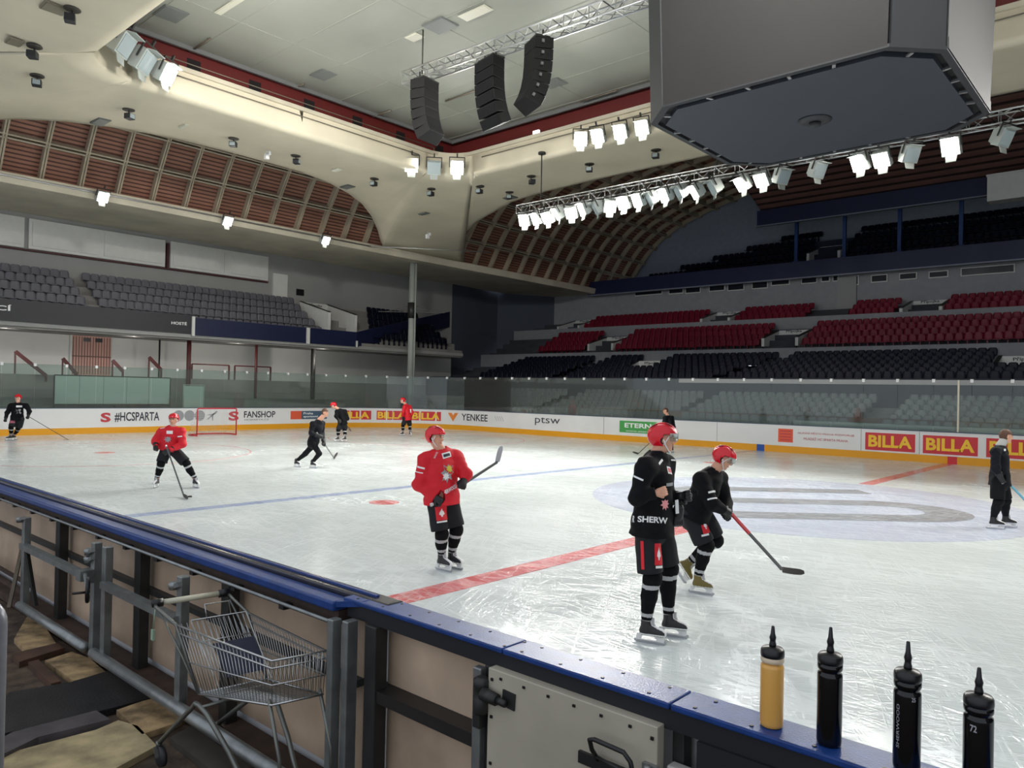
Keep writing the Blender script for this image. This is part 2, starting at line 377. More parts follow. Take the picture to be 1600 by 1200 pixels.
def ad_rect(s0, s1, z0, z1, m, name='advert_panel', o=-.004):
    n = max(1, int(abs(s1 - s0) / .3)); vs = []; fs = []
    for i in range(n + 1):
        s = s0 + (s1 - s0) * i / n
        for oo in (o, 0): p = board_pt(s, oo); vs += [(p.x, p.y, z0), (p.x, p.y, z1)]
    for i in range(n):
        k = 4 * i; fs += [(k, k + 4, k + 5, k + 1), (k + 1, k + 5, k + 7, k + 3), (k + 2, k + 6, k + 4, k)]
    fs += [(0, 1, 3, 2), (4 * n + 2, 4 * n + 3, 4 * n + 1, 4 * n)]
    return fch(MB().add(vs, fs).build(name, m))
def ad_text(t, s0, s1, z0, z1, m, bold=0., name='lettering', o=-.009):
    vs, fs = text_mesh(t, bold); P = []
    for u, v in vs:
        p = board_pt(s0 + (s1 - s0) * u, o); P.append((p.x, p.y, z0 + (z1 - z0) * v))
    return fch(MB().add(P, fs).build(name, m))
def ad_disc(s, z, r, m, name='printed_circle', o=-.006):
    P = []
    for k in range(24):
        a = 2 * math.pi * k / 24; p = board_pt(s + r * math.cos(a), o); P.append((p.x, p.y, z + r * math.sin(a)))
    return fch(MB().add(P, [tuple(range(24))]).build(name, m))
def ad_poly(pts, m, name='printed_mark', o=-.007):
    P = []
    for s, z in pts: p = board_pt(s, o); P.append((p.x, p.y, z))
    return fch(MB().add(P, [tuple(range(len(P)))]).build(name, m))
A = s_at
ad_text('S', A(157), A(173), .5, .93, ADR, .04); ad_text('#HCSPARTA', A(179), A(249), .5, .95, ADK, .02)
for x in (279, 296, 312): ad_disc(A(x), .76, .26, ADGR)
s_ = A(331); ad_poly([(s_ - .28, .55), (s_ - .2, .55), (s_ + .3, .95), (s_ + .22, .98)], ADGR); ad_poly([(s_ - .3, .78), (s_ + .02, .83), (s_ + .3, .9), (s_, .75)], ADGR); ad_poly([(s_ - .02, .8), (s_ + .06, .8), (s_ + .08, .5), (s_ + .02, .5)], ADGR)
ad_text('S', A(357), A(373), .48, .95, ADR, .04); ad_text('FANSHOP', A(381), A(430), .62, .96, ADK, .02); ad_text('HCSPARTA.CZ', A(382), A(420), .48, .55, ADK)
ad_rect(A(454), A(471), .5, .95, ADO, 'orange_crest_panel'); ad_rect(A(471), A(512), .5, .95, ADT); ad_text('Praha', A(474), A(489), .76, .88, ADW, .02); ad_text('sportovní', A(474), A(497), .56, .7, ADW, .02)
ad_rect(A(530), A(580), .45, .97, BILLR); ad_text('BILLA', A(533), A(577), .52, .9, BILLY, .035)
ad_rect(A(587), A(689), .45, .98, BILLR); ad_text('BILLA', A(590), A(634), .52, .91, BILLY, .035); ad_text('BILLA', A(644), A(687), .52, .91, BILLY, .035)
s_ = A(708); ad_poly([(s_ - .35, .95), (s_ - .1, .95), (s_, .8), (s_ + .1, .95), (s_ + .35, .95), (s_, .45)], ADOR)
ad_text('YENKEE', A(721), A(762), .55, .93, ADK, .015)
for k in range(4): s_ = A(775 + 3.4 * k); ad_poly([(s_ - .1, .88), (s_ - .07, .88), (s_ + .1, .62), (s_ + .07, .62)], ADGR)
ad_text('ptsw', A(836), A(875), .52, .95, ADK); ad_rect(A(943), A(943.8), .28, 1.1, ADGR, 'board_joint')
ad_rect(A(968), A(1040), .42, .98, ADG); ad_text('ETERNAL', A(976), A(1036), .66, .88, ADW, .03); ad_text('www.eternal.cz', A(978), A(1030), .47, .55, ADW)
ad_rect(A(1183), A(1195), 0, .27, mat('blue_mark', (40, 80, 160), .4), 'blue_line_mark', -.02); ad_rect(A(1481), A(1496), 0, .27, BILLR, 'centre_line_mark', -.02)
ad_rect(A(1216), A(1239), .42, .97, ADO, 'orange_crest_panel')
for k in range(4): ad_rect(A(1219), A(1236), .5 + .12 * k, .535 + .12 * k, ADR, 'crest_stripe', -.007)
ad_text('HLAVNÍ MĚSTO PRAHA PODPORUJE', A(1247), A(1335), .77, .89, ADR); ad_text('MLÁDEŽ HC SPARTA PRAHA', A(1256), A(1325), .56, .68, ADR)
for x0, x1 in ((1352, 1430), (1442, 1528), (1541, 1640)):
    ad_rect(A(x0), A(x1), .33, .99, BILLR); ad_text('BILLA', A(x0 + 5), A(x1 - 5), .45, .9, BILLY, .035)
for x in (1120, 1345, 1436): ad_rect(A(x), A(x) + .02, .28, 1.1, ADGR, 'board_joint')

# ------------------------------------------------------------------ glass panes over the boards, each with the white clamp on its top corner
CLAMP = mat('white_clamp', (235, 235, 235), .4)
n = int((S1 - S0) / 1.2)
for i in range(n):
    s0 = S0 + (S1 - S0) * i / n; s1 = S0 + (S1 - S0) * (i + 1) / n
    a, c = board_pt(s0, .06), board_pt(s1, .06); a.z = c.z = HB
    if pix((a + c) / 2)[0] > 1900 or a.x > 2: continue
    mid = (a + c) / 2; d = (c - a).normalized(); nn = Vector((d.y, -d.x, 0))
    rt = MB().slab([local_ for local_ in (a - mid + d * .006, c - mid - d * .006, c - mid - d * .006 + Vector((0, 0, HG - HB)), a - mid + d * .006 + Vector((0, 0, HG - HB)))], nn * .012)
    end = s0 < 0; corner = 0 <= s0 < ARC
    o = rt.build('glass_pane', GLASS, far, mid - far.location)
    e = a - mid + Vector((0, 0, HG - HB))
    MB().box((e.x - .05, e.y - .05, e.z - .09), (e.x + .05, e.y + .05, e.z + .03)).build('clamp', CLAMP, o)

# grey top rail over the panes of the right part, the bright post between two panes and the sill of the players' bench
rs = s_at(1060, 2.95)
fch(sweep('top_rail', .03, .09, 2.82, 3.0, mat('grey_top_rail', (150, 152, 152), .5), s0=rs, s1=S1)); 
p = board_pt(s_at(1497, 2.)); fch(MB().box((p.x - .03, p.y + .02, HB), (p.x + .03, p.y + .1, HG)).build('pane_post', mat('pale_post', (214, 208, 190), .5)))
# ------------------------------------------------------------------ cornice and end vault
def strip(name, prof, y0, y1, m, **k):
    """closed x-z outline run along y"""
    nP = len(prof); vs = [(x, y0, z) for x, z in prof] + [(x, y1, z) for x, z in prof]
    fs = [tuple(range(nP)), tuple(range(2 * nP - 1, nP - 1, -1))] + [(i, nP + i, nP + (i + 1) % nP, (i + 1) % nP) for i in range(nP)]
    return MB().add(vs, fs).build(name, m, **k)
strip('trim_1', [(-36, 10.35), (-35.9, 10.77), (-36.6, 10.95), (-36.6, 10.35)], -6, 56, CREAM2, kind='structure', label='pale cornice along the end of the hall')
strip('ceiling', [(-36.2, 10.36), (-36.2, 10.5), (-43.4, 10.75), (-43.4, 10.6)], -6, 56, CREAM2, kind='structure', label='flat underside above the end balcony')
# light strip pipe lying along the cornice
MB().tube([(-35.86, -4, 10.62), (-35.86, 27.5, 10.62)], .035, 6).tube([(-35.86, 27.5, 10.62), (-33.5, 33.5, 11.0), (-33.2, 35, 11.1)], .03, 6).build('conduit', ALU, label='thin bright conduit pipe running along the end cornice', cat='pipe')
VP = [(-36.4, 10.8), (-35.6, 12.2), (-34.6, 13.6), (-33.5, 14.7), (-32.2, 15.6), (-30.8, 16.25), (-29.3, 16.8), (-27.2, 17.4), (-25, 17.9), (-22.4, 18.3)]
def vlen():
    L_ = [0]
    for a, c in zip(VP, VP[1:]): L_.append(L_[-1] + math.hypot(c[0] - a[0], c[1] - a[1]))
    return L_
VL = vlen()
def vpt(t, off=0.):
    for i in range(len(VP) - 1):
        if t <= VL[i + 1] or i == len(VP) - 2:
            u = (t - VL[i]) / (VL[i + 1] - VL[i]); a, c = VP[i], VP[i + 1]
            dx, dz = c[0] - a[0], c[1] - a[1]; l = math.hypot(dx, dz)
            return (a[0] + dx * u - dz / l * off, a[1] + dz * u + dx / l * off)
VS = 22
b = MB(); vs = [];
for i in range(VS + 1):
    x, z = vpt(VL[-1] * i / VS, .32); vs += [(x, -6, z), (x, 56, z)]
b.add(vs, [(2 * i, 2 * i + 2, 2 * i + 3, 2 * i + 1) for i in range(VS)], 0, False)
vault = b.build('ceiling', SLAT, kind='structure', label='curved vault of brown slatted panels over the end of the hall')
b = MB()
y = -5.0
while y < 56:
    for i in range(VS):
        p0 = vpt(VL[-1] * i / VS); p1 = vpt(VL[-1] * (i + 1) / VS); q0 = vpt(VL[-1] * i / VS, .34); q1 = vpt(VL[-1] * (i + 1) / VS, .34)
        for dy in (-.085, .015):
            b.slab([(p0[0], y + dy, p0[1]), (p1[0], y + dy, p1[1]), (q1[0], y + dy, q1[1]), (q0[0], y + dy, q0[1])], (0, .07, 0))
    y += 1.55
t = 1.55
while t < VL[-1]:
    for dt in (-.1, .05):
        p = vpt(t + dt); q = vpt(t + dt, .34); p2 = vpt(t + dt + .07); q2 = vpt(t + dt + .07, .34)
        b.slab([(p[0], -5, p[1]), (p2[0], -5, p2[1]), (q2[0], -5, q2[1]), (q[0], -5, q[1])], (0, 61, 0))
    t += 1.55
b.build('vault_ribs', RIBM, vault)

# ------------------------------------------------------------------ the cream shell round the open middle
OX, OY0, OY1, OZ = 19.3, 8.3, 24.15, 12.0
left_px = [(537, 300), (560, 310), (585, 345)]
LA = [(0, -30.8, 12.3), (3, -30.9, 12.3), (5, -31.5, 12.3), (6.6, -32.2, 12.25), (8.0, -32.9, 12.1), (9.4, -33.9, 11.85), (10.7, -35.0, 11.45), (11.5, -35.7, 11.0), (11.95, -36.0, 10.77)]
FA = [(0, 28.9, 12.3), (9, 28.9, 12.3), (14, 28.95, 12.3), (17.8, 29.2, 12.3), (20.4, 29.7, 12.3), (22.5, 30.4, 12.15), (24.3, 31.0, 12.0), (26, 31.9, 11.8), (27.6, 32.9, 11.5), (28.8, 34.0, 11.1), (29.7, 35.3, 10.77)]
outer = []; inner = []
def dens(L_, n_):
    out = []
    for i in range(len(L_) - 1):
        for k in range(n_): out.append(tuple(L_[i][q] + (L_[i + 1][q] - L_[i][q]) * k / n_ for q in range(3)))
    out.append(L_[-1]); return out
hy = (OY1 - OY0) / 2; oyc = (OY0 + OY1) / 2; cr = 1.5
dL = dens(LA, 4); dF = dens(FA, 4)
for v, x, z in dL: outer.append((x - CX, v, z)); inner.append((-OX, min(v, hy - cr) if v < hy else hy - cr))
nf = 10
p1 = outer[-1]; p2 = (-29.7, FA[-1][1] - CY, 10.77)
for k in range(1, nf):
    u = k / nf; outer.append(tuple(p1[q] + (p2[q] - p1[q]) * u for q in range(3))); a = math.pi - u * math.pi / 2
    inner.append((-OX + cr + cr * math.cos(a), hy - cr + cr * math.sin(a)))
for x, yy, z in reversed(dF): outer.append((-x, yy - CY, z)); inner.append((max(-x, -OX + cr), hy))
NU = 14
SHV = []; SHF = []
def shell_quarter(sx, sy, name):
    vs = []; fs = []; n_ = len(outer)
    for (ox, oy, oz), (ix, iy) in zip(outer, inner):
        I = Vector((CX - sx * ix * -1, oyc + sy * iy, OZ)) ; O = Vector((CX - sx * ox * -1, CY + sy * oy, oz))
        col = [(I.x - sx * .12 * (1 if ix <= -OX + cr else 0), I.y + sy * .12, 13.15), (I.x, I.y, 12.5), (I.x, I.y, 12.18)]
        # rounded lip and then the soffit
        for k in range(NU + 1):
            u = k / NU; p = I.lerp(O, u); lip = .18 * (1 - min(1, u * 14)) ** 2
            z = OZ + (oz - OZ) * u ** (1 + 1.2 * min(1, max(0, (12.3 - oz) / .5)))
            if k == 0: z = OZ + .05
            col.append((p.x, p.y, z))
        col.append((O.x, O.y, oz + .35 if oz > 11.9 else oz + .1))
        vs += col
    m_ = NU + 5
    for i in range(n_ - 1):
        for k in range(m_ - 1):
            a = i * m_ + k; q = (a, a + 1, a + m_ + 1, a + m_); fs.append(q if sx * sy > 0 else q[::-1])
    n0 = len(SHV); SHV.extend(vs); SHF.extend([tuple(n0 + i for i in f) for f in fs])
    return MB().add(vs, fs, 0, True).build(name, CREAM, kind='structure', label='cream plaster shell between the arches and the open middle')
for sx in (1, -1):
    for sy in (1, -1): shell_quarter(sx, sy, 'ceiling')
# ledge, red wall and the grey sheet ceiling above the opening
x0, x1, y0, y1 = CX - OX, CX + OX, OY0, OY1
b = MB()
for (a, c) in (((x0 - 1.4, y0 - 1.4), (x0 + .02, y1 + 1.4)), ((x1 - .02, y0 - 1.4), (x1 + 1.4, y1 + 1.4)), ((x0, y0 - 1.4), (x1, y0 + .02)), ((x0, y1 - .02), (x1, y1 + 1.4))):
    b.box((a[0], a[1], 12.95), (c[0], c[1], 13.1))
b.build('trim_2', CREAM2, kind='structure', label='ledge round the opening')
b = MB(); e = 1.15
b.box((x0 - e - .2, y0 - e - .2, 13.1), (x0 - e, y1 + e + .2, 14.3)).box((x1 + e, y0 - e - .2, 13.1), (x1 + e + .2, y1 + e + .2, 14.3)).box((x0 - e, y0 - e - .2, 13.1), (x1 + e, y0 - e, 14.3)).box((x0 - e, y1 + e, 13.1), (x1 + e, y1 + e + .2, 14.3))
b.build('trim_3', REDW, kind='structure', label='dark red band between ledge and ceiling')
for k in range(7): MB().box((x0 - e - .02, y0 + 1.5 + k * 2.4, 13.5), (x0 - e + .012, y0 + 2.0 + k * 2.4, 13.95)).build('niche', mat('dark_niche', (20, 12, 14), .8), bpy.data.objects['trim_3'])
b = MB(); b.box((x0 - e - .2, y0 - e - .2, 14.25), (x1 + e + .2, y1 + e + .2, 14.45))
for k in range(9): b.box((x0 - e, y0 + k * 2.05 - .015, 14.235), (x1 + e, y0 + k * 2.05 + .015, 14.25))
for k in range(8): b.box((x0 + 2.2 + k * 5, y0 - e, 14.237), (x0 + 2.23 + k * 5, y1 + e, 14.25))
b.build('ceiling', GREYC, kind='structure', label='grey sheet ceiling above the open middle')
b = MB(); b.box((x0 - .9, y0 - .9, 14.1), (x1 + .9, y0 - .8, 14.25)).box((x0 - .9, y1 + .8, 14.1), (x1 + .9, y1 + .9, 14.25)).box((x0 - .9, y0 - .8, 14.1), (x0 - .8, y1 + .8, 14.25)).box((x1 + .8, y0 - .8, 14.1), (x1 + .9, y1 + .8, 14.25))
b.build('trim_4', mat('grey_trim', (110, 112, 112), .6), kind='structure')
RAILM = mat('thin_rail', (120, 112, 100), .5, .5)
MB().tube([(x0 + .03, y0 + 2, 12.72), (x0 + .03, y1 - 2, 12.72)], .02, 5).build('cable', RAILM, label='thin dark cable clipped along the left cream ledge of the roof opening', cat='cable'); MB().tube([(x0 + 2, y1 - .03, 12.72), (x1 - 2, y1 - .03, 12.72)], .02, 5).build('cable', RAILM, label='thin dark cable clipped along the far cream ledge of the roof opening', cat='cable')
MB().tube([(x0 - .1, y0 + 1, 13.3), (x0 - .1, y1 - 1, 13.3)], .02, 5).bar((x0 - .1, y0 + 1, 13.1), (x0 - .1, y0 + 1, 13.3), .03).bar((x0 - .1, y1 - 1, 13.1), (x0 - .1, y1 - 1, 13.3), .03).build('rail', RAILM, label='thin rail standing on top of the left cream ledge', cat='rail')
# ceiling lights, hatches of the sheet ceiling
LP = mat('pale_light_panel', (214, 212, 196), .4); HP = mat('grey_hatch', (120, 124, 122), .5)
for (px, py, w_, h_, m_, nm, lb) in [(743, 20, 1.1, .35, LP, 'ceiling_panel', 'pale oblong panel set in the grey sheet ceiling, nearest the top edge of the photo'), (648, 58, .5, .35, LP, 'ceiling_panel', 'small pale square panel beside the ceiling rod of the speakers'),
        (688, 40, .9, .7, HP, 'ceiling_hatch', 'grey square hatch between the two pale panels of the sheet ceiling'), (267, 22, .9, .7, HP, 'ceiling_hatch', 'grey square hatch in the left part of the sheet ceiling'),
        (505, 117, .8, .6, HP, 'ceiling_hatch', 'faint grey hatch in the middle of the sheet ceiling'), (866, 130, .8, .6, HP, 'ceiling_hatch', 'faint grey hatch right of the line array speakers'), (360, 8, 1.6, .16, LP, 'light_strip', 'pale narrow light strip under the sheet ceiling at the top edge')]:
    p = at_z(px, py, 14.23); MB().box((-w_ / 2, -h_ / 2, -.03), (w_ / 2, h_ / 2, .0)).box((-w_ / 2 - .04, -h_ / 2 - .04, -.015), (w_ / 2 + .04, h_ / 2 + .04, 0)).build(nm, m_, None, p, label=lb, cat='ceiling panel')
def nth_(i): return ('first', 'second', 'third', 'fourth', 'fifth', 'sixth')[i]
for i, (px, py) in enumerate([(310, 72), (455, 140), (590, 180), (720, 150), (830, 215), (935, 150)]):
    p = at_z(px, py, 14.19); MB().tube([(-.9, 0, 0), (.9, 0, 0)], .035, 6).bar((-.7, 0, 0), (-.7, 0, .06), .04).bar((.7, 0, 0), (.7, 0, .06), .04).build('ceiling_tube', RAILM, None, p, label='thin grey bracket tube under the sheet ceiling, %s from the left' % nth_(i), cat='tube', group='bracket tubes under the sheet ceiling')

# ------------------------------------------------------------------ end wall with balcony
XB = -43.0
MB().box((XB - .3, -6, -.1), (XB, 41, 10.8)).build('wall_left', GREYW, kind='structure'); MB().box((XB, -6, 2.6), (XB + .015, 41, 4.7)).build('wall_lower', GREY_LIFTED, kind='structure')  # lower wall coloured paler to stand in for light under the balcony
MB().slab([(XB, 41, -.1), (XB - .3, 41, -.1), (-44, 47, -.1), (-43.7, 47, -.1)], (0, 0, 10.9)).slab([(-43.7, 47, -.1), (-44, 47, -.1), (-38, 56, -.1), (-37.7, 56, -.1)], (0, 0, 10.9)).build('wall_end', GREYD, kind='structure')
b = MB()
for y0_, y1_ in ((-2, 4.2), (4.3, 11.7), (11.9, 18.6), (18.9, 25)):
    b.box((XB, y0_, 8.85), (XB + .12, y1_, 10.35))
    for q in (0, 1): b.box((XB + .12, y0_ + .15 + q * (y1_ - y0_) / 2, 9.0), (XB + .16, y0_ + (q + 1) * (y1_ - y0_) / 2 - .15, 10.2))
b.box((XB, -2, 8.72), (XB + .18, 25, 8.8), 1); b.box((XB, 18.68, 8.8), (XB + .2, 18.8, 10.2), 1)
b.build('banner_panel', [WHITEP, mat('dark_red_edge', (70, 30, 32), .6)], label='long off-white framed panels high on the end wall above the grey seats', cat='wall panel')
MB().box((XB, 25.4, 7.4), (XB + .1, 26.4, 9.4)).build('door_1', WHITEP, kind='structure'); MB().box((XB, 27.1, 8.2), (XB + .12, 27.6, 8.6)).build('wall_box', BLK, label='small dark box on the end wall right of the white panels', cat='box')
# balcony slab, fascia, steps
def steps(name, xs, y0, y1, z0, rise, n_, m, axis='x', kind='structure', ybase=None, **k):
    b = MB()
    for i in range(n_):
        if axis == 'x': b.box((xs - (i + 1) * .8, y0, z0 + i * rise - .5), (xs - i * .8, y1, z0 + i * rise))
        else: b.box((y0, xs + i * .85, z0 + i * rise - .5), (y1, xs + (i + 1) * .85, z0 + i * rise))
    return b.build(name, m, kind=kind, **k)
steps('trim_5', -38.7, -4, 38.0, 5.1, .5, 6, STEPC, label='concrete steps of the end balcony')
b = MB(); b.box((-38.75, -4, 4.9), (-38.5, 18.2, 5.85)); b.build('balcony_fascia', BLACKF, label='black balcony front of the end stand with white lettering', cat='balcony front')
b = MB(); b.box((-38.75, 18.2, 4.85), (-38.5, 28.6, 5.75)); b.slab([(-38.5, 28.6, 4.8), (-38.5, 28.6, 5.75), (-43, 40.8, 8.4), (-43, 40.8, 7.2)], (-.2, 0, 0)); b.build('balcony_fascia', NAVY, label='navy balcony front right of the black one, rising to the corner', cat='balcony front')
b = MB(); b.box((-38.5, 18.15, 4.8), (-38.42, 18.3, 5.8)).box((-38.5, 25.0, 4.8), (-38.42, 25.2, 5.75)).box((-38.5, 28.55, 4.8), (-38.42, 28.65, 5.2)); b.build('trim_6', WHITEP, kind='structure')
def wall_text(t, y0, y1, z0, z1, x, m, bold=0.02, name='lettering', parent=None, **k):
    vs, fs = text_mesh(t, bold); return MB().add([(x, y0 + (y1 - y0) * u, z0 + (z1 - z0) * v) for u, v in vs], fs).build(name, m, parent, **k)
fas = [o for o in bpy.data.objects if o.name.startswith('balcony_fascia')][0]
wall_text('DOMÁCÍ', 7.6, 10.1, 5.33, 5.6, -38.49, ADW, parent=fas); wall_text('HOSTÉ', 17.1, 17.9, 5.32, 5.5, -38.49, ADW, parent=fas)
# underside of balcony
MB().box((-43, -4, 4.7), (-38.6, 38, 4.9)).build('ceiling', GREYW, kind='structure')
# stair entrances in the balcony
def entrance(name, x, y, z, axis, w_=1.6, dep=2.6, hgt=1.2, rise=1.5, label='', lit=False):
    """stairwell mouth: sloping side parapets, white header, dark opening"""
    r_ = empty(name, (x, y, z), label=label, cat='stair entrance')
    for sgn in (-1, 1):
        b = MB(); s_ = sgn * w_ / 2
        poly = [(s_, 0, -.3), (s_, 0, hgt * .75), (s_, dep, hgt + rise * .55), (s_, dep, -.3)]
        b.slab(poly, (sgn * .18, 0, 0)); o_ = b.build('side_parapet', WHITEP, r_)
        b2 = MB(); b2.slab([(s_, 0, hgt * .75), (s_, dep, hgt + rise * .55), (s_, dep, hgt + rise * .55 + .05), (s_, 0, hgt * .75 + .05)], (sgn * .18, 0, 0)); b2.build('handrail', STEELD, r_)
    MB().box((-w_ / 2, dep - .15, hgt + rise * .15), (w_ / 2, dep, hgt + rise * .55)).build('header', WHITEP, r_)
    MB().box((-w_ / 2, dep - .1, -.3), (w_ / 2, dep - .02, hgt + rise * .15)).build('dark_doorway', mat('dark_opening', (30, 30, 26), .9), r_)
    vs, fs = text_mesh('Přípojka', .02)
    MB().add([(-.5 + u, dep - .16, hgt + rise * .28 + .22 * v) for u, v in vs], fs).build('lettering', ADK, r_)
    if axis == 'x': r_.rotation_euler = (0, 0, R(90))
    return r_
entrance('stair_entrance', -39.4, 28.2, 6.0, 'x', 1.8, 3.2, 1.2, 1.0, 'white-walled stair entrance in the end balcony between grey and navy seats')

# ------------------------------------------------------------------ seats
def seat_mesh(name, m):
    b = MB()
    b.v = []; pan = []
    # pan
    W_ = .21
    for i, (yy, zz) in enumerate([(-.2, .42), (-.21, .45), (0, .43), (.17, .44), (.2, .5)]):
        for xx in (-W_, -W_ * .5, W_ * .5, W_): pan.append((xx, yy, zz + (.02 if abs(xx) == W_ else 0)))
    fs = [(r * 4 + c, r * 4 + c + 1, r * 4 + c + 5, r * 4 + c + 4) for r in range(4) for c in range(3)]
    b.add(pan, fs, 0, True)
    bk = []
    for i, (zz, yy, hw) in enumerate([(.46, .18, .2), (.6, .22, .21), (.74, .25, .21), (.84, .27, .17), (.87, .285, .1)]):
        for c in (-1, -.45, .45, 1): bk.append((hw * c, yy + .03 * (1 - abs(c)), zz))
    n0 = len(bk); bk += [(x, y + .03, z) for x, y, z in bk]
    fs = [(r * 4 + c, r * 4 + c + 1, r * 4 + c + 5, r * 4 + c + 4) for r in range(4) for c in range(3)]
    fs += [tuple(n0 + i for i in f[::-1]) for f in fs]
    fs += [(r * 4, r * 4 + 4, n0 + r * 4 + 4, n0 + r * 4) for r in range(4)] + [(r * 4 + 3, n0 + r * 4 + 3, n0 + r * 4 + 7, r * 4 + 7) for r in range(4)] + [(16 + c, n0 + 16 + c, n0 + 17 + c, 17 + c) for c in range(3)]
    b.add(bk, fs, 0, True)
    b.box((-.03, .02, 0), (.03, .14, .43))
    me = b.mesh(name); me.materials.append(m); return me
SEATS = {'grey': seat_mesh('grey_seat', GREY_SEAT), 'navy': seat_mesh('navy_seat', NAVY_SEAT), 'red': seat_mesh('red_seat', RED_SEAT)}
SEATS['front'] = seat_mesh('front_seat', mat('pale_grey_seat_plastic', (118, 118, 122), .35))
def nth(i):
    i += 1; return '%d%s' % (i, 'th' if 10 <= i % 100 <= 20 else {1: 'st', 2: 'nd', 3: 'rd'}.get(i % 10, 'th'))
spots = {'grey': [], 'navy': [], 'red': [], 'front': []}     # (x, y, z, rotation, where it stands)
def row(kind, xs, fixed, z, rot, axis, where):
    n_ = 0
    for x in xs:
        spots[kind].append(((x, fixed, z) if axis == 'x' else (fixed, x, z)) + (rot, '%s from the left, %s' % (nth(n_), where))); n_ += 1
def frange(a, c, st):
    out = []
    while a < c: out.append(a); a += st
    return out
for k in range(5):
    row('grey', [y for y in frange(9.6, 13.5, .43)], -39.25 - .8 * k, 5.1 + .5 * k, R(90), 'y', '%s row of the end balcony, left block' % nth(k))
    row('grey', [y for y in frange(14.5, 26.6, .43)], -39.25 - .8 * k, 5.1 + .5 * k, R(90), 'y', '%s row of the end balcony, right block' % nth(k))
for k in range(5): row('navy', frange(30.6 + .54 * k, 37.4, .43), -39.3 - .8 * k, 5.1 + .5 * k, R(90), 'y', '%s row of the balcony corner block' % nth(k))
# far stand -------------------------------------------------------------------------------
ents = [(988, 'low'), (938, 'mid'), (1218, 'mid'), (1590, 'low'), (1117, 'top'), (888, 'top'), (1438, 'top')]
XL, XR = -36.5, 2.0
def far_steps(nm, Y0, z0, rise, n_, dep=.8, m=STEPC, label=None):
    b = MB()
    for i in range(n_): b.box((XL - 6, Y0 + i * dep, z0 + i * rise - .6), (XR + 8, Y0 + (i + 1) * dep, z0 + i * rise))
    return b.build(nm, m, kind='structure', label=label)
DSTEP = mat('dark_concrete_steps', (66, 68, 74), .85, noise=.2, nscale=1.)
far_steps('trim_7', 31.9, .35, .215, 8, label='concrete steps of the front rows behind the far glass')
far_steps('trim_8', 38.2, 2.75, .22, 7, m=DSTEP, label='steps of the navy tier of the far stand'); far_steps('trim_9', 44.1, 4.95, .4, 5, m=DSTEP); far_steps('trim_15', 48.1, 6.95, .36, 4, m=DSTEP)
b = MB(); b.box((XL - 6, 43.85, 4.2), (XR + 8, 44.05, 5.16)); b.box((XL - 6, 47.8, 6.3), (XR + 8, 48.0, 7.36)); b.build('trim_10', mat('grey_parapet', (140, 142, 146), .7, noise=.1), kind='structure', label='grey parapets between the tiers of the far stand')
MB().box((XL - 6, 38.0, 1.6), (XR + 8, 38.15, 3.25)).build('trim_11', mat('navy_wall', (22, 28, 46), .6), kind='structure', label='dark navy wall between the front rows and the navy tier')
EX = {}
for px, lv in ents:
    Yp = {'low': 40.6, 'mid': 44.9, 'top': 48.5}[lv]; zz = {'low': 2.9, 'mid': 5.1, 'top': 6.9}[lv]
    X_ = at_y(px, {'low': 575, 'mid': 525, 'top': 485}[lv], Yp).x; EX.setdefault(lv, []).append(X_)
    nm = {'low': 'lower navy seats', 'mid': 'middle red seats', 'top': 'upper red seats'}[lv]
    pos = {988: 'left of its tier', 1590: 'at the right edge', 938: 'left of its tier', 1218: 'right of its tier', 1117: 'middle of its tier', 888: 'leftmost of its tier', 1438: 'rightmost of its tier'}[px]
    entrance('stair_entrance', X_, Yp, zz, 'y', 1.9, 2.4, 1.0, .7 if lv != 'low' else 1.0, 'white-walled stair entrance among the %s, %s' % (nm, pos))
def free(x, lv, pad=1.3): return all(abs(x - e_) > pad for e_ in EX.get(lv, []))
for k in range(7):
    w_ = '%s row behind the far glass' % nth(k)
    row('front', [x for x in frange(-35.5, -1.5, .44) if abs((x + 50) % 9.0 - 4) > .5], 32.35 + .8 * k, .35 + .215 * k, 0, 'x', w_)
for k in range(7):
    row('navy', [x for x in frange(-37.5, -1.5, .44) if (k < 3 or free(x, 'low')) and abs(x + 19.2 - .3 * k) > .5 and abs(x + 30.5) > .5], 38.65 + .8 * k, 2.75 + .22 * k, 0, 'x', '%s row of the navy far tier' % nth(k))
for k in range(4): row('red', [x for x in frange(-37.0, -1.5, .44) if free(x, 'mid')], 44.55 + .8 * k, 4.95 + .4 * k, 0, 'x', '%s row of the middle red tier' % nth(k))
for k in range(3): row('red', [x for x in frange(-37.0, -1.5, .44) if free(x, 'top') and not (-18.2 < x < -15.6)], 48.55 + .8 * k, 6.95 + .36 * k, 0, 'x', '%s row of the upper red tier' % nth(k))
for k in range(6): row('navy', [x for x in frange(-34.6 + 2.4 * k, -1.5, .44) if k < 1 or abs(x + 18.6) > 1.3], 51.7 + .75 * k, 10.5 + .6 * k, 0, 'x', '%s row of the upper navy balcony' % nth(k))
def seat_depth(p): return (Vector(p[:3]) - CAM).dot(FW)
KN = {'grey': ('grandstand_seat', 'grey seat', 'grey seats of the end balcony', GREY_SEAT), 'navy': ('stadium_seat', 'dark navy seat', 'nearest navy seats', NAVY_SEAT), 'red': ('folding_seat', 'dark red seat', 'nearest red seats', RED_SEAT), 'front': ('rinkside_seat', 'pale grey seat', 'nearest seats behind the far glass', MATS['pale_grey_seat_plastic'])}
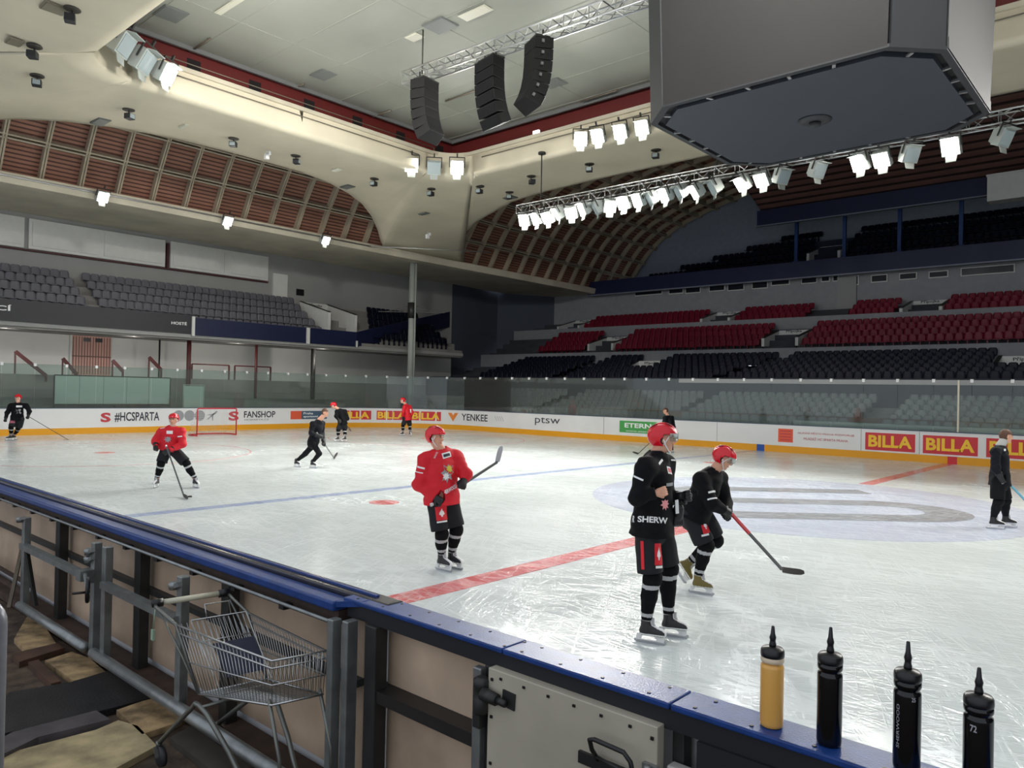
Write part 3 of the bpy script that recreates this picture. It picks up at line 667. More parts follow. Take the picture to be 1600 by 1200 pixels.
for kind, L_ in spots.items():
    L_.sort(key=seat_depth); nm, adj, grp, mm = KN[kind]
    vis = [p for p in L_ if -10 < pix(p[:3])[0] < 1610]; first = vis[:300]; fs_ = set(first); rest = [p for p in L_ if p not in fs_]
    for p in first:
        o = bpy.data.objects.new(nm, SEATS[kind]); COL.objects.link(o); o.location = p[:3]; o.rotation_euler = (0, 0, p[3])
        tag(o, '%s, %s' % (adj, p[4]), 'seat', grp)
    if rest:
        me = SEATS[kind]; V0 = np.array([v.co[:] for v in me.vertices]); F0 = [tuple(p_.vertices) for p_ in me.polygons]; b = MB()
        for p in rest:
            c, s = math.cos(p[3]), math.sin(p[3]); V = V0 @ np.array([[c, s, 0], [-s, c, 0], [0, 0, 1]]) + np.array(p[:3])
            b.add(V.tolist(), F0, 0, True)
        b.build('rows_of_seats', mm, label={'grey': 'grey seats of the end balcony beyond the left edge', 'navy': 'distant dark navy seats filling the far stand and its upper balcony', 'red': 'distant dark red seats at the back of the far stand', 'front': 'more distant pale grey seats low behind the far glass'}[kind], cat='seats', kind='stuff')
MB().box((-24, 33.98, 1.0), (-3, 34.2, 1.45)).build('bench', mat('brown_bench', (120, 82, 44), .6), label='long brown bench board among the front rows behind the far glass', cat='bench')
p = at_y(1243, 660, 31.15); MB().box((0, -.25, -.12), (12, .25, 0)).box((0, -.2, -1.2), (12, .2, -.12)).build('bench_sill', WHITEP, None, (p.x, 31.15, 1.32), label='long white sill behind the far glass on the right', cat='sill')
# back wall with windows, balconies
MB().box((XL - 6, 51.2, 7.5), (XR + 8, 51.35, 10.5)).build('wall_far', mat('grey_blue_wall', (150, 152, 156), .8, noise=.08), kind='structure')
WIN = mat('dark_window', (34, 38, 46), .15)
for i, (a, c, y0_, y1_) in enumerate([(992, 1035, 451, 463), (1045, 1068, 447, 460), (1071, 1095, 446, 459), (1108, 1133, 443, 456), (1137, 1163, 441, 455), (1175, 1200, 439, 452), (1205, 1234, 434, 447), (1252, 1277, 430, 444), (1283, 1297, 427, 441), (1301, 1311, 427, 440), (1330, 1342, 430, 446), (1361, 1387, 428, 442), (1405, 1433, 425, 438), (1451, 1482, 422, 435), (1501, 1586, 412, 432)]):
    p = at_y(a, y1_, 51.1); q = at_y(c, y0_, 51.1)
    f = MB().box((p.x, 51.08, p.z), (q.x, 51.22, q.z)).build('window_%d' % (i + 1), WHITEP, kind='structure')
    MB().box((p.x + .06, 51.05, p.z + .06), (q.x - .06, 51.09, q.z - .06)).build('pane', WIN, f)
p = at_y(1323, 475, 51.1); MB().box((p.x - .6, 51.02, 8.0), (p.x + .6, 51.22, 10.2)).build('door_2', GREYW, kind='structure')
b = MB(); b.box((XL - .2, 50.3, 10.28), (XR + 8, 50.55, 11.35)); o = b.build('balcony_fascia', NAVY, label='long dark navy front of the upper balcony of the far stand', cat='balcony front')
MB().box((XL - .2, 50.25, 10.2), (XR + 8, 50.55, 10.28)).build('edge_strip', mat('edge_grey', (120, 126, 140), .5), o)
b = MB(); b.box((XL - .2, 50.55, 10.3), (XR + 8, 51.3, 10.5))
for i in range(6): b.box((XL - .2 + 2.4 * i, 51.3 + i * .75, 9.9 + i * .6), (XR + 8, 52.05 + i * .75, 10.5 + i * .6))
b.build('trim_12', mat('dark_navy_steps', (30, 36, 52), .8), kind='structure')
MB().box((XL - 2, 56.0, 8), (XR + 8, 56.3, 19)).build('wall_back', mat('back_wall_grey', (140, 148, 162), .8, noise=.1), kind='structure')
b = MB(); b.box((-22.6, 50.9, 14.25), (XR + 8, 51.15, 15.3)); o = b.build('balcony_fascia', NAVY, label='dark navy edge beam hanging above the upper balcony, below the brown slats', cat='balcony front')
MB().box((-22.65, 50.85, 14.18), (XR + 8, 51.15, 14.25)).box((-22.7, 50.85, 14.18), (-22.6, 51.15, 15.3)).build('edge_strip', mat('edge_grey', (120, 126, 140), .5), o)
b = MB(); b.slab([(-22.4, 26, 18.3), (XR + 30, 26, 18.3), (XR + 30, 44, 18.3), (-22.4, 44, 18.3)], (0, 0, .1)); b.slab([(-22.4, 44, 18.3), (XR + 30, 44, 18.3), (XR + 30, 51.1, 15.3), (-22.4, 51.1, 15.3)], (0, 0, .1)); b.slab([(-22.4, 51.1, 15.3), (XR + 30, 51.1, 15.3), (XR + 30, 56, 15.4), (-22.4, 56, 15.4)], (0, 0, .1)); b.slab([(-22.4, 44, 18.3), (-22.4, 56, 18.3), (-22.4, 56, 15.4), (-22.4, 51.1, 15.3)], (.05, 0, 0)); b.slab([(-36, 55.9, 18.3), (-22.4, 55.9, 18.3), (-22.4, 56, 19), (-36, 56, 19)], (0, .05, 0))
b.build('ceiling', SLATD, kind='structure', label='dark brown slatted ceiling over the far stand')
BLUEP = mat('blue_post_paint', (24, 62, 118), .5)
for px, t_, zb in ((1245, 'leftmost', 13.5), (1320, 'second from the left', 12.9), (1406, 'third from the left', 11.7), (1502, 'rightmost', 11.7)):
    p = at_y(px, 350, 52.8); MB().bar((0, 0, 0), (0, 0, 15.32 - 11.7), .22, .22).bar((0, 0, 0), (0, 0, .1), .4, .4).build('balcony_post', BLUEP, None, (p.x, 52.8, 11.7), label='blue post under the edge beam of the upper balcony, %s' % t_, cat='post')
p = at_y(1545, 300, 50.0)
b = MB(); b.box((0, -.5, -.75), (7, .5, .75)); b.box((-.05, -.55, .66), (7, .55, .76)); b.build('booth', WHITEP, None, (p.x, 50.0, 14.3), label='pale box-shaped booth hanging at the right edge under the slatted ceiling', cat='booth')
p = at_y(1297, 385, 53.0); e_ = entrance('stair_entrance', -18.6, 52.6, 11.5, 'y', 1.9, 2.2, 1.0, .9, 'warmly lit stair entrance in the dark upper balcony of the far stand')
MB().box((-.5, 1.9, .1), (.6, 2.0, .7)).build('lit_window', mat('warm_light', (255, 190, 90), .5, emit=.8), e_)
# walls closing the hall (seen only beside the far stand / mirrored side)
MB().box((24.2, -6, 0), (24.5, 56, 18)).build('wall_right', GREYD, kind='structure')

# ------------------------------------------------------------------ lower end stand and the concourse under the balcony
b = MB()
for i in range(6): b.box((-37.9 - i * .55, -4, -.1), (-37.35 - i * .55, 30, .45 + i * .36))
b.box((-43, -4, -.1), (-40.6, 34, 2.6)); b.build('trim_13', STEPC, kind='structure', label='steps of the lower end stand')
MB().box((-60, -8, -.3), (30, 60, -.1)).build('floor', CONC, kind='structure', label='bare concrete floor round the rink')
p0 = at_x(112, 523, XB); p1 = at_x(173, 525, XB)
d = empty('double_door', (XB + .02, (p0.y + p1.y) / 2, 2.6), label='pinkish barred double door in the end wall under the black balcony', cat='door')
w_ = (p1.y - p0.y) / 2; b = MB(); b.box((0, -w_ - .1, 0), (.1, -w_, 2.2)).box((0, w_, 0), (.1, w_ + .1, 2.2)).box((0, -w_ - .1, 2.12), (.1, w_ + .1, 2.2)); b.build('door_frame', WHITEP, d)
PK = mat('pinkish_door', (216, 170, 156), .6); BR = mat('door_bars', (140, 108, 98), .6)
for sg in (-1, 1):
    l_ = MB().box((.0, min(0, sg * w_), 0), (.05, max(0, sg * w_), 2.12)).build('door_leaf', PK, d)
    b = MB()
    for k in range(7): b.box((.05, sg * (k + .5) * w_ / 7 - .02, .1), (.08, sg * (k + .5) * w_ / 7 + .02, 2.05))
    b.box((.05, min(0, sg * w_), 1.0), (.08, max(0, sg * w_), 1.06)); b.build('bars', BR, l_)
    MB().box((.05, sg * w_ * .3 - .12, 1.8), (.1, sg * w_ * .3 + .22, 2.0)).build('sign', BLK, l_)
DR = mat('dark_red_rail', (84, 34, 34), .5)
for nm, pts, lb in [('handrail', [at_x(24, 549, -40.2), at_x(72, 587, -40.2)], 'sloping dark red handrail left of the double door'), ('handrail', [at_x(98, 560, -40.4), at_x(120, 585, -40.4)], 'short dark red slab rail in front of the double door'),
                ('handrail', [at_x(176, 563, -40.4), at_x(192, 580, -40.4)], 'short dark red slab rail right of the double door'), ('handrail', [at_x(233, 558, -40.3), at_x(252, 578, -40.3)], 'small dark red rail near the thin pipe'),
                ]:
    p = pts[0]; MB().bar((0, 0, 0), pts[1] - p, .08, .16).bar(pts[1] - p, pts[1] - p - Vector((0, 0, .5)), .08).bar((0, 0, 0), Vector((0, 0, p.z * 0 - (p.z - 2.6))), .06).build(nm, DR, None, p, label=lb, cat='handrail')
for nm, px, y0_, y1_, r_, m_, lb in [('pipe', 250, 518, 590, .05, STEELD, 'thin dark downpipe on the wall under the black balcony'), ('post', 296, 522, 590, .12, DR, 'dark red post under the end of the black balcony'), ('post', 401, 530, 592, .08, DR, 'dark post under the navy balcony, left one'), ('post', 490, 538, 592, .14, STEELD, 'dark pier under the navy balcony, right one')]:
    a = at_x(px, y0_, -42.0 if r_ < .06 else -39.5); MB().tube([(0, 0, 0), (0, 0, 4.85 - 1.2)], r_, 8).build(nm, m_, None, (a.x, a.y, 1.2 if a.x > -40.6 else 2.6 - 1.4), label=lb, cat=nm)
b = MB()
for a, c in ((300, 358), (367, 423)):
    A_ = at_x(a, 570, -40.5); C_ = at_x(c, 572, -40.5); b.bar((A_.x, A_.y, 3.4), (C_.x, C_.y, 3.4), .07); b.bar((A_.x, A_.y, 2.6), (A_.x, A_.y, 3.4), .07); b.bar((C_.x, C_.y, 2.6), (C_.x, C_.y, 3.4), .07)
b.build('guard_rail', DR, label='low dark red guard rails on the concourse under the navy balcony', cat='rail')
# added fill lamps, hidden behind the balcony front to brighten the wall below it
td = bpy.data.lights.new('added_fill_light', 'AREA'); td.shape = 'RECTANGLE'; td.size = 1.4; td.size_y = .08; td.energy = 55; td.color = (1, .96, .9)
for i, yy in enumerate((-1.0, 4.5, 10.0, 15.5, 21.0, 26.5)):
    t_ = empty('added_fill_lamp', (-38.86, yy, 4.62), label='slim added fill lamp hidden behind the balcony front, %s from the left' % nth(i), cat='lamp')
    MB().box((-.06, -.75, -.0), (.1, .75, .08)).build('housing', WHITEP, t_)
    lo_2 = bpy.data.objects.new('tube', td); COL.objects.link(lo_2); lo_2.parent = t_; lo_2.location = (-.08, 0, .03); lo_2.rotation_euler = Vector((-1, 0, -.35)).to_track_quat('-Z', 'X').to_euler()
# penalty-box style screens behind the end glass
FROST = glass_mat('frosted_screen', (200, 215, 208), .6, .88, .98)
p = at_x(85, 588, -37.2); q = at_x(266, 590, -37.2)
t_ = empty('glass_screen', (-37.2, (p.y + q.y) / 2, 1.2), label='pale frosted glass screen of five panes behind the end boards', cat='screen'); L_ = q.y - p.y
for k in range(5): MB().box((0, -L_ / 2 + k * L_ / 5 + .01, .1), (.02, -L_ / 2 + (k + 1) * L_ / 5 - .01, 1.35)).build('pane', FROST, t_)
MB().bar((0, -L_ / 2, .05), (0, L_ / 2, .05), .06).bar((0, -L_ / 2, 1.37), (0, L_ / 2, 1.37), .05).bar((0, -L_ / 2, -1.2), (0, -L_ / 2, 1.37), .05).bar((0, L_ / 2, -1.2), (0, L_ / 2, 1.37), .05).bar((0, 0, -1.2), (0, 0, .1), .05).build('frame', STEELD, t_)
p = at_x(287, 602, -36.9); q = at_x(319, 602, -36.9)
MB().tube([(0, p.y, .9), (0, p.y, 2.25), (0, q.y, 2.25), (0, q.y, .9)], .04, 6).box((-.01, p.y, 1.0), (.01, q.y, 2.2), 1).build('gate_frame', [WHITEP, FROST], None, (-36.9, 0, 0), label='white framed glass gate behind the end boards near the goal', cat='gate')
MB().box((-37.2, 16.5, -.1), (-36.95, 24, 1.6)).build('trim_14', STEPC, kind='structure')
# column behind the far corner boards
c = at_x(645, 410, -37.0)
t_ = empty('column', (c.x, c.y, -.1), label='tall pale round column behind the far corner boards', cat='column')
MB().tube([(0, 0, 0), (0, 0, 10.5)], .2, 16).tube([(.28, .05, 0), (.28, .05, 10.5)], .06, 6).build('shaft', mat('pale_column_paint', (160, 164, 158), .6), t_)
MB().tube([(0, 0, 6.9), (0, 0, 7.9)], .27, 12).bar((-1.6, -1.4, 7.3), (1.6, 1.4, 7.3), .06).bar((-1.2, -1.05, 7.3), (-.2, -.1, 7.7), .04).bar((1.2, 1.05, 7.3), (.2, .1, 7.7), .04).build('bracket', STEELD, t_)
# goal
g = empty('goal', (-32.5, CY, 0), label='red framed ice hockey goal with white net by the end boards', cat='goal'); RP = mat('goal_red_pipe', (190, 40, 50), .35)
MB().tube([(0, -.92, 0), (0, -.92, 1.18), (0, -.88, 1.22), (0, .88, 1.22), (0, .92, 1.18), (0, .92, 0)], .03, 8).build('goal_frame', RP, g)
MB().tube([(0, -.92, .03), (-.6, -1.0, .03), (-1.1, -.6, .03), (-1.1, .6, .03), (-.6, 1.0, .03), (0, .92, .03)], .03, 6).tube([(0, -.9, 1.2), (-.5, -.6, 1.2), (-.5, .6, 1.2), (0, .9, 1.2)], .02, 6).build('base_frame', RP, g)
b = MB()
for k in range(19):
    yy = -.9 + .1 * k; xb = -1.1 if abs(yy) < .6 else -.85; b.tube([(0, yy, 1.2), (-.5, yy * .8, 1.2), (xb, yy, .04)], .004, 3)
for k in range(11):
    zz = .1 + .1 * k; f_ = 1 - zz / 1.2; X_ = -.5 - .6 * f_; b.tube([(0, -.92, zz), (X_ * .6, -.95, zz), (X_, -.6, zz), (X_, .6, zz), (X_ * .6, .95, zz), (0, .92, zz)], .004, 3)
b.build('net', mat('white_net', (225, 225, 225), .8), g)
# ================================================================== hanging and fixed equipment
# ------------------------------------------------------------------ scoreboard cube
SBD = mat('scoreboard_screen', (27, 26, 26), .7, noise=.12, nscale=1.2); SBG = mat('scoreboard_grey', (40, 42, 46), .65, noise=.08, nscale=1.5); SBB = mat('scoreboard_underside', (48, 52, 62), .6, noise=.08, nscale=1.2); GAP = mat('black_gap', (8, 8, 9), .8)
sb = empty('scoreboard', (-5.97, 16.25, 8.2), label='huge dark octagonal scoreboard cube hanging over the centre of the ice', cat='scoreboard')
hx, hy_, c_ = 2.9, 2.6, .72
def octo(s_, z, c2=c_): 
    X_, Y_ = hx + s_, hy_ + s_
    return [Vector((-X_ + c2, -Y_, z)), Vector((X_ - c2, -Y_, z)), Vector((X_, -Y_ + c2, z)), Vector((X_, Y_ - c2, z)), Vector((X_ - c2, Y_, z)), Vector((-X_ + c2, Y_, z)), Vector((-X_, Y_ - c2, z)), Vector((-X_, -Y_ + c2, z))]
lo_, hi_ = octo(0, .05), octo(.12, 4.4)
for i in range(8):
    j = (i + 1) % 8; a, c, d_, e_ = lo_[i], lo_[j], hi_[j], hi_[i]; n_ = (c - a).cross(e_ - a).normalized(); u_ = (c - a).normalized()
    g_ = .03; big = i % 2 == 0
    b = MB(); b.slab([a + u_ * g_, c - u_ * g_, d_ - u_ * g_, e_ + u_ * g_], -n_ * .12); o = b.build('screen_panel' if big else 'corner_panel', SBD if i in (0, 4) else SBG, sb)
    if i in (2, 6): b = MB(); b.slab([a + u_ * g_, c - u_ * g_, c - u_ * g_ + Vector((0, 0, .2)), a + u_ * g_ + Vector((0, 0, .2))], n_ * .02); b.build('lower_frame', SBG, o)
b = MB(); core = octo(-.1, .1); top_ = octo(0, 4.3); b.add(core + top_, [tuple(range(8)), tuple(range(15, 7, -1))] + [(i, 8 + i, 8 + (i + 1) % 8, (i + 1) % 8) for i in range(8)]); b.build('inner_body', GAP, sb)
b = MB(); b.slab(octo(-.26, .0, .66)[::-1], (0, 0, .12)); bt = b.build('underside', SBB, sb)
b = MB(); oo = octo(0, .02); ii = octo(-.12, .02, .70)
for i in range(8): j = (i + 1) % 8; b.slab([oo[i], oo[j], ii[j], ii[i]], (0, 0, .06))
b.build('bottom_rim', SBG, sb)
b = MB(); io = octo(-.12, .03); iq = octo(-.28, .03, .66)
for i in range(8):
    j = (i + 1) % 8; m_ = 2 if i % 2 else 5
    for k in range(1, m_): p = io[i].lerp(io[j], k / m_); q = iq[i].lerp(iq[j], k / m_); MB().bar(p, q, .06, .04).build('rim_bracket', ALU, sb)
MB().lathe([(.34, 0), (.34, -.02), (.24, -.05), (.1, -.06)], 24, c=(0, 0, 0)).lathe([(.12, -.05), (.13, -.13), (.04, -.17)], 16).build('round_hatch', SBG, sb)
for sx in (-1, 1):
    for sy in (-1, 1): MB().tube([(sx * 1.6, sy * 1.4, 4.3), (sx * 1.6, sy * 1.4, 6.3)], .03, 6).build('hanging_cable', STEEL, sb)

# ------------------------------------------------------------------ trusses
def truss(name, a, c, s_, label, rods=(), ztop=14.5):
    a = Vector(a); c = Vector(c); r_ = empty(name, a, label=label, cat='truss'); d = c - a; n_ = int(d.length / (s_ * 1.1)); u = d.normalized(); sd = Vector((-u.y, u.x, 0)).normalized(); b = MB()
    cor = [sd * (i * s_ / 2) + Vector((0, 0, j * s_ / 2)) for i, j in ((-1, -1), (1, -1), (1, 1), (-1, 1))]
    for q in cor: b.tube([q, q + d], .028, 6)
    b.build('chords', ALU, r_); b = MB()
    for k in range(n_):
        p = d * (k / n_); q = d * ((k + 1) / n_)
        for i in range(4): b.bar(p + cor[i], q + cor[(i + 1) % 4] if k % 2 else p + cor[(i + 1) % 4], .02); b.bar(p + cor[i], q + cor[(i + 1) % 4], .02)
    b.build('lacing', ALU, r_)
    for t in rods:
        p = d * t; MB().tube([p, p + Vector((0, 0, ztop - a.z - p.z))], .025, 6).lathe([(.16, 0), (.16, .08)], 12, c=p + Vector((0, 0, ztop - a.z - p.z - .09))).build('hanging_rod', STEELD, r_)
    return r_
TY, TZ = 24.0, 9.95
truss('light_truss', (-21.2, TY, TZ), (9.0, TY, TZ), .34, 'long lighting truss with floodlights along the far side of the ice', (.04, .3, .62, .95), 12.2)
truss('speaker_truss', (-19.9, 16.6, 12.8), (-9.1, 16.6, 12.45), .38, 'aluminium truss carrying the black line array speakers under the ceiling', (.075, .9))

# ------------------------------------------------------------------ floodlights
HOUS = mat('grey_lamp_housing', (176, 182, 178), .45, .3)
def flood_proto(lit):
    r_ = empty('floodlight'); b = MB()
    b.box((-.24, -.1, -.24), (.24, .12, .24)); b.box((-.2, .12, -.2), (.2, .2, .2))
    for k in range(5): b.box((-.18 + k * .085, .2, -.18), (-.165 + k * .085, .25, .18))
    b.build('housing', HOUS, r_, bevel=.012)
    b = MB(); b.box((-.21, -.115, -.2), (.21, -.102, .2)); b.build('lamp_glass', LAMP_ON if lit else LAMP_OFF, r_)
    b = MB(); b.slab([(-.24, -.1, .24), (.24, -.1, .24), (.2, -.26, .29), (-.2, -.26, .29)], (0, 0, .015)); b.slab([(-.15, -.1, -.24), (.15, -.1, -.24), (.13, -.2, -.38), (-.13, -.2, -.38)], (0, .015, 0)); b.build('visor', HOUS, r_)
    b = MB(); b.bar((-.27, 0, 0), (-.27, 0, .36), .03).bar((.27, 0, 0), (.27, 0, .36), .03).bar((-.285, 0, .36), (.285, 0, .36), .03).bar((0, 0, .36), (0, 0, .5), .05); b.build('yoke', STEELD, r_)
    return r_
PROTO = {}
LIGHTS = []
def flood(p, aim, lit, label, size=1.0, power=1.0, tint=(1, .97, .92)):
    if lit in PROTO: r_ = copy_tree(PROTO[lit])
    else: r_ = flood_proto(lit); PROTO[lit] = r_
    for k_ in list(r_.keys()):
        del r_[k_]
    r_.location = p; d = Vector(aim) - Vector(p); yaw = math.atan2(d.x, -d.y); tilt = math.atan2(-d.z, math.hypot(d.x, d.y))
    r_.rotation_euler = (tilt, 0, yaw); r_.scale = (size,) * 3; tag(r_, label, 'floodlight', 'floodlights')
    if lit and power: LIGHTS.append((r_, tint, power))
    return r_
def ordinal(i): return ['first', 'second', 'third', 'fourth', 'fifth', 'sixth', 'seventh', 'eighth', 'ninth', 'tenth', 'eleventh', 'twelfth', 'thirteenth', 'fourteenth', 'fifteenth', 'sixteenth', 'seventeenth', 'eighteenth', 'nineteenth', 'twentieth', 'twenty-first', 'twenty-second', 'twenty-third', 'twenty-fourth'][i]
TL = [(820, 344, 1), (839, 342, 1), (856, 340, 1), (873, 334, 1), (893, 332, 1), (912, 327, 1), (933, 325, 0), (953, 322, 1), (975, 317, 1), (998, 313, 1), (1018, 310, 0), (1040, 305, 1), (1063, 300, 0), (1088, 300, 1), (1116, 292, 0), (1160, 287, 1), (1191, 280, 1), (1222, 276, 0), (1278, 268, 0), (1344, 256, 1), (1378, 250, 1), (1422, 243, 0), (1486, 232, 1), (1568, 215, 0)]
for i, (px, py, lit) in enumerate(TL):
    p = at_y(px, py, TY - .1); aim = (p.x + random.uniform(-6, 2) + (9 if i in (0, 4, 7) else -5 if i % 2 else 0), random.uniform(4, 19), 0)
    if not lit: aim = (p.x + random.choice((-12, 14)), 12, 0)
    if i in (17, 18, 23): aim = (p.x + 14, 18, 2)
    p.z = max(min(p.z, TZ - .45), TZ - .56)
    flood(p, aim, lit, '%s floodlight on the far lighting truss, %s from its left end' % ('lit' if lit else 'unlit grey', ordinal(i)), 1.0, 1.0, (1, .96, .88) if i % 3 == 2 else (.95, .98, 1))
for i in range(5): flood((-1.5 + i * 2.1, TY - .1, TZ - .5), (0, 8, 0), 1, '%s lit floodlight on the far lighting truss beyond the photo edge' % ordinal(i))
# groups on the ledge of the opening
flood((-24.6, 9.2, 12.75), (-8, 24, 0), 0, 'unlit grey floodlight on the corner of the cream ledge, topmost of three', 1.5)
flood((-25.0, 10.0, 12.6), (-8, 24, 0), 0, 'unlit grey floodlight on the corner of the cream ledge, middle one of three', 1.5)
flood((-25.2, 10.8, 12.5), (-4, 24, 0), 1, 'lit floodlight on the corner of the cream ledge, lowest of three', 1.3, .35)
for (px, py, lit, lb) in [(643, 258, 1, 'lit floodlight on the far corner of the cream ledge, left of the unlit one'), (678, 262, 0, 'unlit floodlight between two lit ones on the far corner of the cream ledge'), (714, 262, 1, 'lit floodlight on the far corner of the cream ledge, right of the unlit one')]:
    p = at_z(px, py, 12.35); q = p - (p - CAM).normalized() * .4; flood(q, (-8, 8, 0), lit, lb, 1.25)
for i, px in enumerate((907, 935, 970, 1004)):
    p = at_y(px, 218 - (px - 907) * .19, OY1 - .35); flood(p, (p.x + (16 if i == 0 else 4), 4, 0), 1, 'lit floodlight on the far cream ledge beside the scoreboard, %s of four' % ordinal(i), 1.1)
for i in range(4): flood((3.2 + i * .8, OY1 - .35, 12.3), (0, 6, 0), 1, '%s lit floodlight on the far cream ledge beyond the right edge' % ordinal(i))
for j, xx in enumerate((-17.5, -6, 4.0)):  # unseen groups added above the view to light the ice and far boards
    for i in range(4): flood((xx + i * .9, OY0 + .4, 12.5), (xx + (i - 2.4) * 7 + (-6, -4, 2)[j], 28, 0), 1, 'added lit floodlight on the near cream ledge above the view, %s from the left' % ordinal(j * 4 + i), 1.2, (2.2, 1.5, .7)[j])
for k in range(3): flood((12.9, 9 + k * 7.0, 12.4), (0, 14, 0), 1, '%s lit floodlight on the right cream ledge' % ordinal(k), 1.0, .5)
for i, (px, py) in enumerate(((160, 307), (355, 345), (508, 375))):
    p = at_x(px, py, -35.65); flood(p, (-18, p.y + 1, 0), 1, 'lit floodlight on the end cornice, %s of three from the left' % ordinal(i), 1.0, .55, (1, .93, .8))
for r_, tint, pw in LIGHTS:
    ld = bpy.data.lights.get('flood_lamp_%.2f_%.2f' % (tint[2], pw))
    if ld is None:
        ld = bpy.data.lights.new('flood_lamp_%.2f_%.2f' % (tint[2], pw), 'SPOT'); ld.energy = FLOOD_W * pw; ld.color = tint; ld.spot_size = R(130); ld.spot_blend = .8; ld.shadow_soft_size = .16
    lo2 = bpy.data.objects.new('lamp', ld); COL.objects.link(lo2); lo2.parent = r_; lo2.location = (0, -.14, 0); lo2.rotation_euler = (R(90), 0, R(180)); lo2.rotation_euler = Vector((0, -1, 0)).to_track_quat('-Z', 'Y').to_euler()

# ------------------------------------------------------------------ line arrays
def line_array(loc, face, n_, w_, label, lean=1):
    r_ = empty('line_array_speaker', loc, label=label, cat='speaker'); r_.rotation_euler = (0, 0, math.atan2(face.x, -face.y) if face.length else 0)
    y_, z_, t_ = 0., 0., 0.
    MB().box((-w_ * .4, -.2, .0), (w_ * .4, .25, .06)).bar((-w_ * .3, 0, 0), (-w_ * .3, 0, .25), .04).bar((w_ * .3, 0, 0), (w_ * .3, 0, .25), .04).build('flying_frame', STEELD, r_)
    for k in range(n_):
        hh = .33; M = Matrix.Translation((0, y_, z_)) @ Matrix.Rotation(R(t_), 4, 'X')
        b = MB(); tp = [(-w_ / 2, -.25), (w_ / 2, -.25), (w_ / 2 * .72, .28), (-w_ / 2 * .72, .28)]
        vs = [M @ Vector((x, y, zz)) for zz in (-hh + .012, 0) for x, y in tp]
        b.add(vs, [(3, 2, 1, 0), (4, 5, 6, 7), (0, 1, 5, 4), (1, 2, 6, 5), (2, 3, 7, 6), (3, 0, 4, 7)])
        cab = b.build('cabinet', BLKS, r_, bevel=.015)
        MB().add([M @ Vector(v) for v in ((-w_ / 2 + .04, -.255, -hh + .05), (w_ / 2 - .04, -.255, -hh + .05), (w_ / 2 - .04, -.255, -.04), (-w_ / 2 + .04, -.255, -.04))], [(0, 1, 2, 3)]).build('grille', mat('speaker_grille', (10, 11, 14), .8, spec=.2), cab)
        MB().box((-w_ * .52, .05, -hh * .6), (-w_ * .48, .12, -hh * .35), 0, M).build('link_plate', STEEL, cab)
        e = M @ Vector((0, 0, -hh)); y_, z_ = e.y, e.z; t_ += 1.5 + 2.2 * k * .9
    return r_
Rv = Vector((RT.x, RT.y, 0)); Fv = Vector((FW.x, FW.y, 0))
line_array((-18.9, 16.6, 12.45), (-Rv * 1.0 + Fv * .75), 6, .95, 'black line array speaker hanging from the left end of the truss, lowest of three')
line_array((-15.95, 16.6, 12.35), (-Rv * 1.0 - Fv * .75), 6, 1.0, 'black line array speaker showing its ribbed front, middle one of three')
line_array((-14.05, 16.6, 12.35), (Rv * 1.0 + Fv * .45), 6, 1.0, 'black line array speaker curving to the left at its foot, rightmost of three')

# ------------------------------------------------------------------ small spots and grilles under the shell
def proto_spot():
    r_ = empty('ceiling_spotlight'); MB().lathe([(.26, .1), (.26, .03), (.2, 0)], 16).build('canopy', mat('dark_canopy', (62, 58, 50), .6), r_)
    MB().bar((0, 0, 0), (.02, 0, -.2), .05).box((-.17, -.22, -.5), (.17, .1, -.18)).build('housing', mat('spot_housing', (40, 42, 44), .5), r_, bevel=.02)
    MB().box((-.13, -.235, -.46), (.13, -.221, -.22)).build('glass', LAMP_OFF, r_); return r_
sp0 = None
SHB = BVHTree.FromPolygons(SHV, SHF)
def near_shell(px, py):
    h_ = SHB.ray_cast(CAM, ray(px, py).normalized()); p_ = h_[0] if h_[0] is not None else at_z(px, py, 12.12); return p_ - Vector((0, 0, .05))
for i, (px, py, rz) in enumerate([(54, 78, -.6), (58, 124, 1.2), (113, 20, -.4), (201, 177, 2.0), (365, 222, .8), (462, 249, 2.2), (585, 285, .3), (674, 301, .2), (750, 297, .2), (796, 306, .6), (830, 281, 2.6), (921, 262, .5), (1025, 240, .3)]):
    if sp0 is None: sp0 = proto_spot(); o = sp0
    else: o = copy_tree(sp0)
    o.location = near_shell(px, py - 6); o.rotation_euler = (0, 0, rz); o.scale = (.8, .8, .62)
    tag(o, 'small dark spotlight with round canopy under the cream shell, %s from the left' % ordinal(i), 'spotlight', 'small spotlights under the cream shell')
GR = mat('vent_grille', (128, 122, 104), .6); DK = mat('vent_dark', (104, 108, 104), .6)
for i, (px, py, w_, h_, m_, lb) in enumerate([(85, 11, .45, .45, GR, 'square vent grille near the top left corner of the shell'), (23, 64, .4, .3, GR, 'square vent grille at the left edge of the shell'), (157, 189, .8, .35, DK, 'grey rectangular vent above the left arch'),
        (543, 291, .6, .35, DK, 'grey rectangular vent right of the top of the left arch'), (797, 308, .6, .35, DK, 'grey rectangular vent above the far arch'), (287, 196, .5, .12, LP, 'small pale strip lamp under the left shell'), (527, 264, .5, .2, LP, 'pale strip lamp beside the far corner of the shell'), (662, 333, .5, .25, DK, 'grey vent low on the corner of the shell')]):
    p = near_shell(px, py); b = MB(); w_ *= .55; h_ *= .55; b.box((-w_, -h_, -.02), (w_, h_, .03)); b.box((-w_ - .03, -h_ - .03, .0), (w_ + .03, h_ + .03, .04))
    b.build('vent' if m_ is not LP else 'strip_lamp', m_, None, p, label=lb, cat='vent' if m_ is not LP else 'lamp')
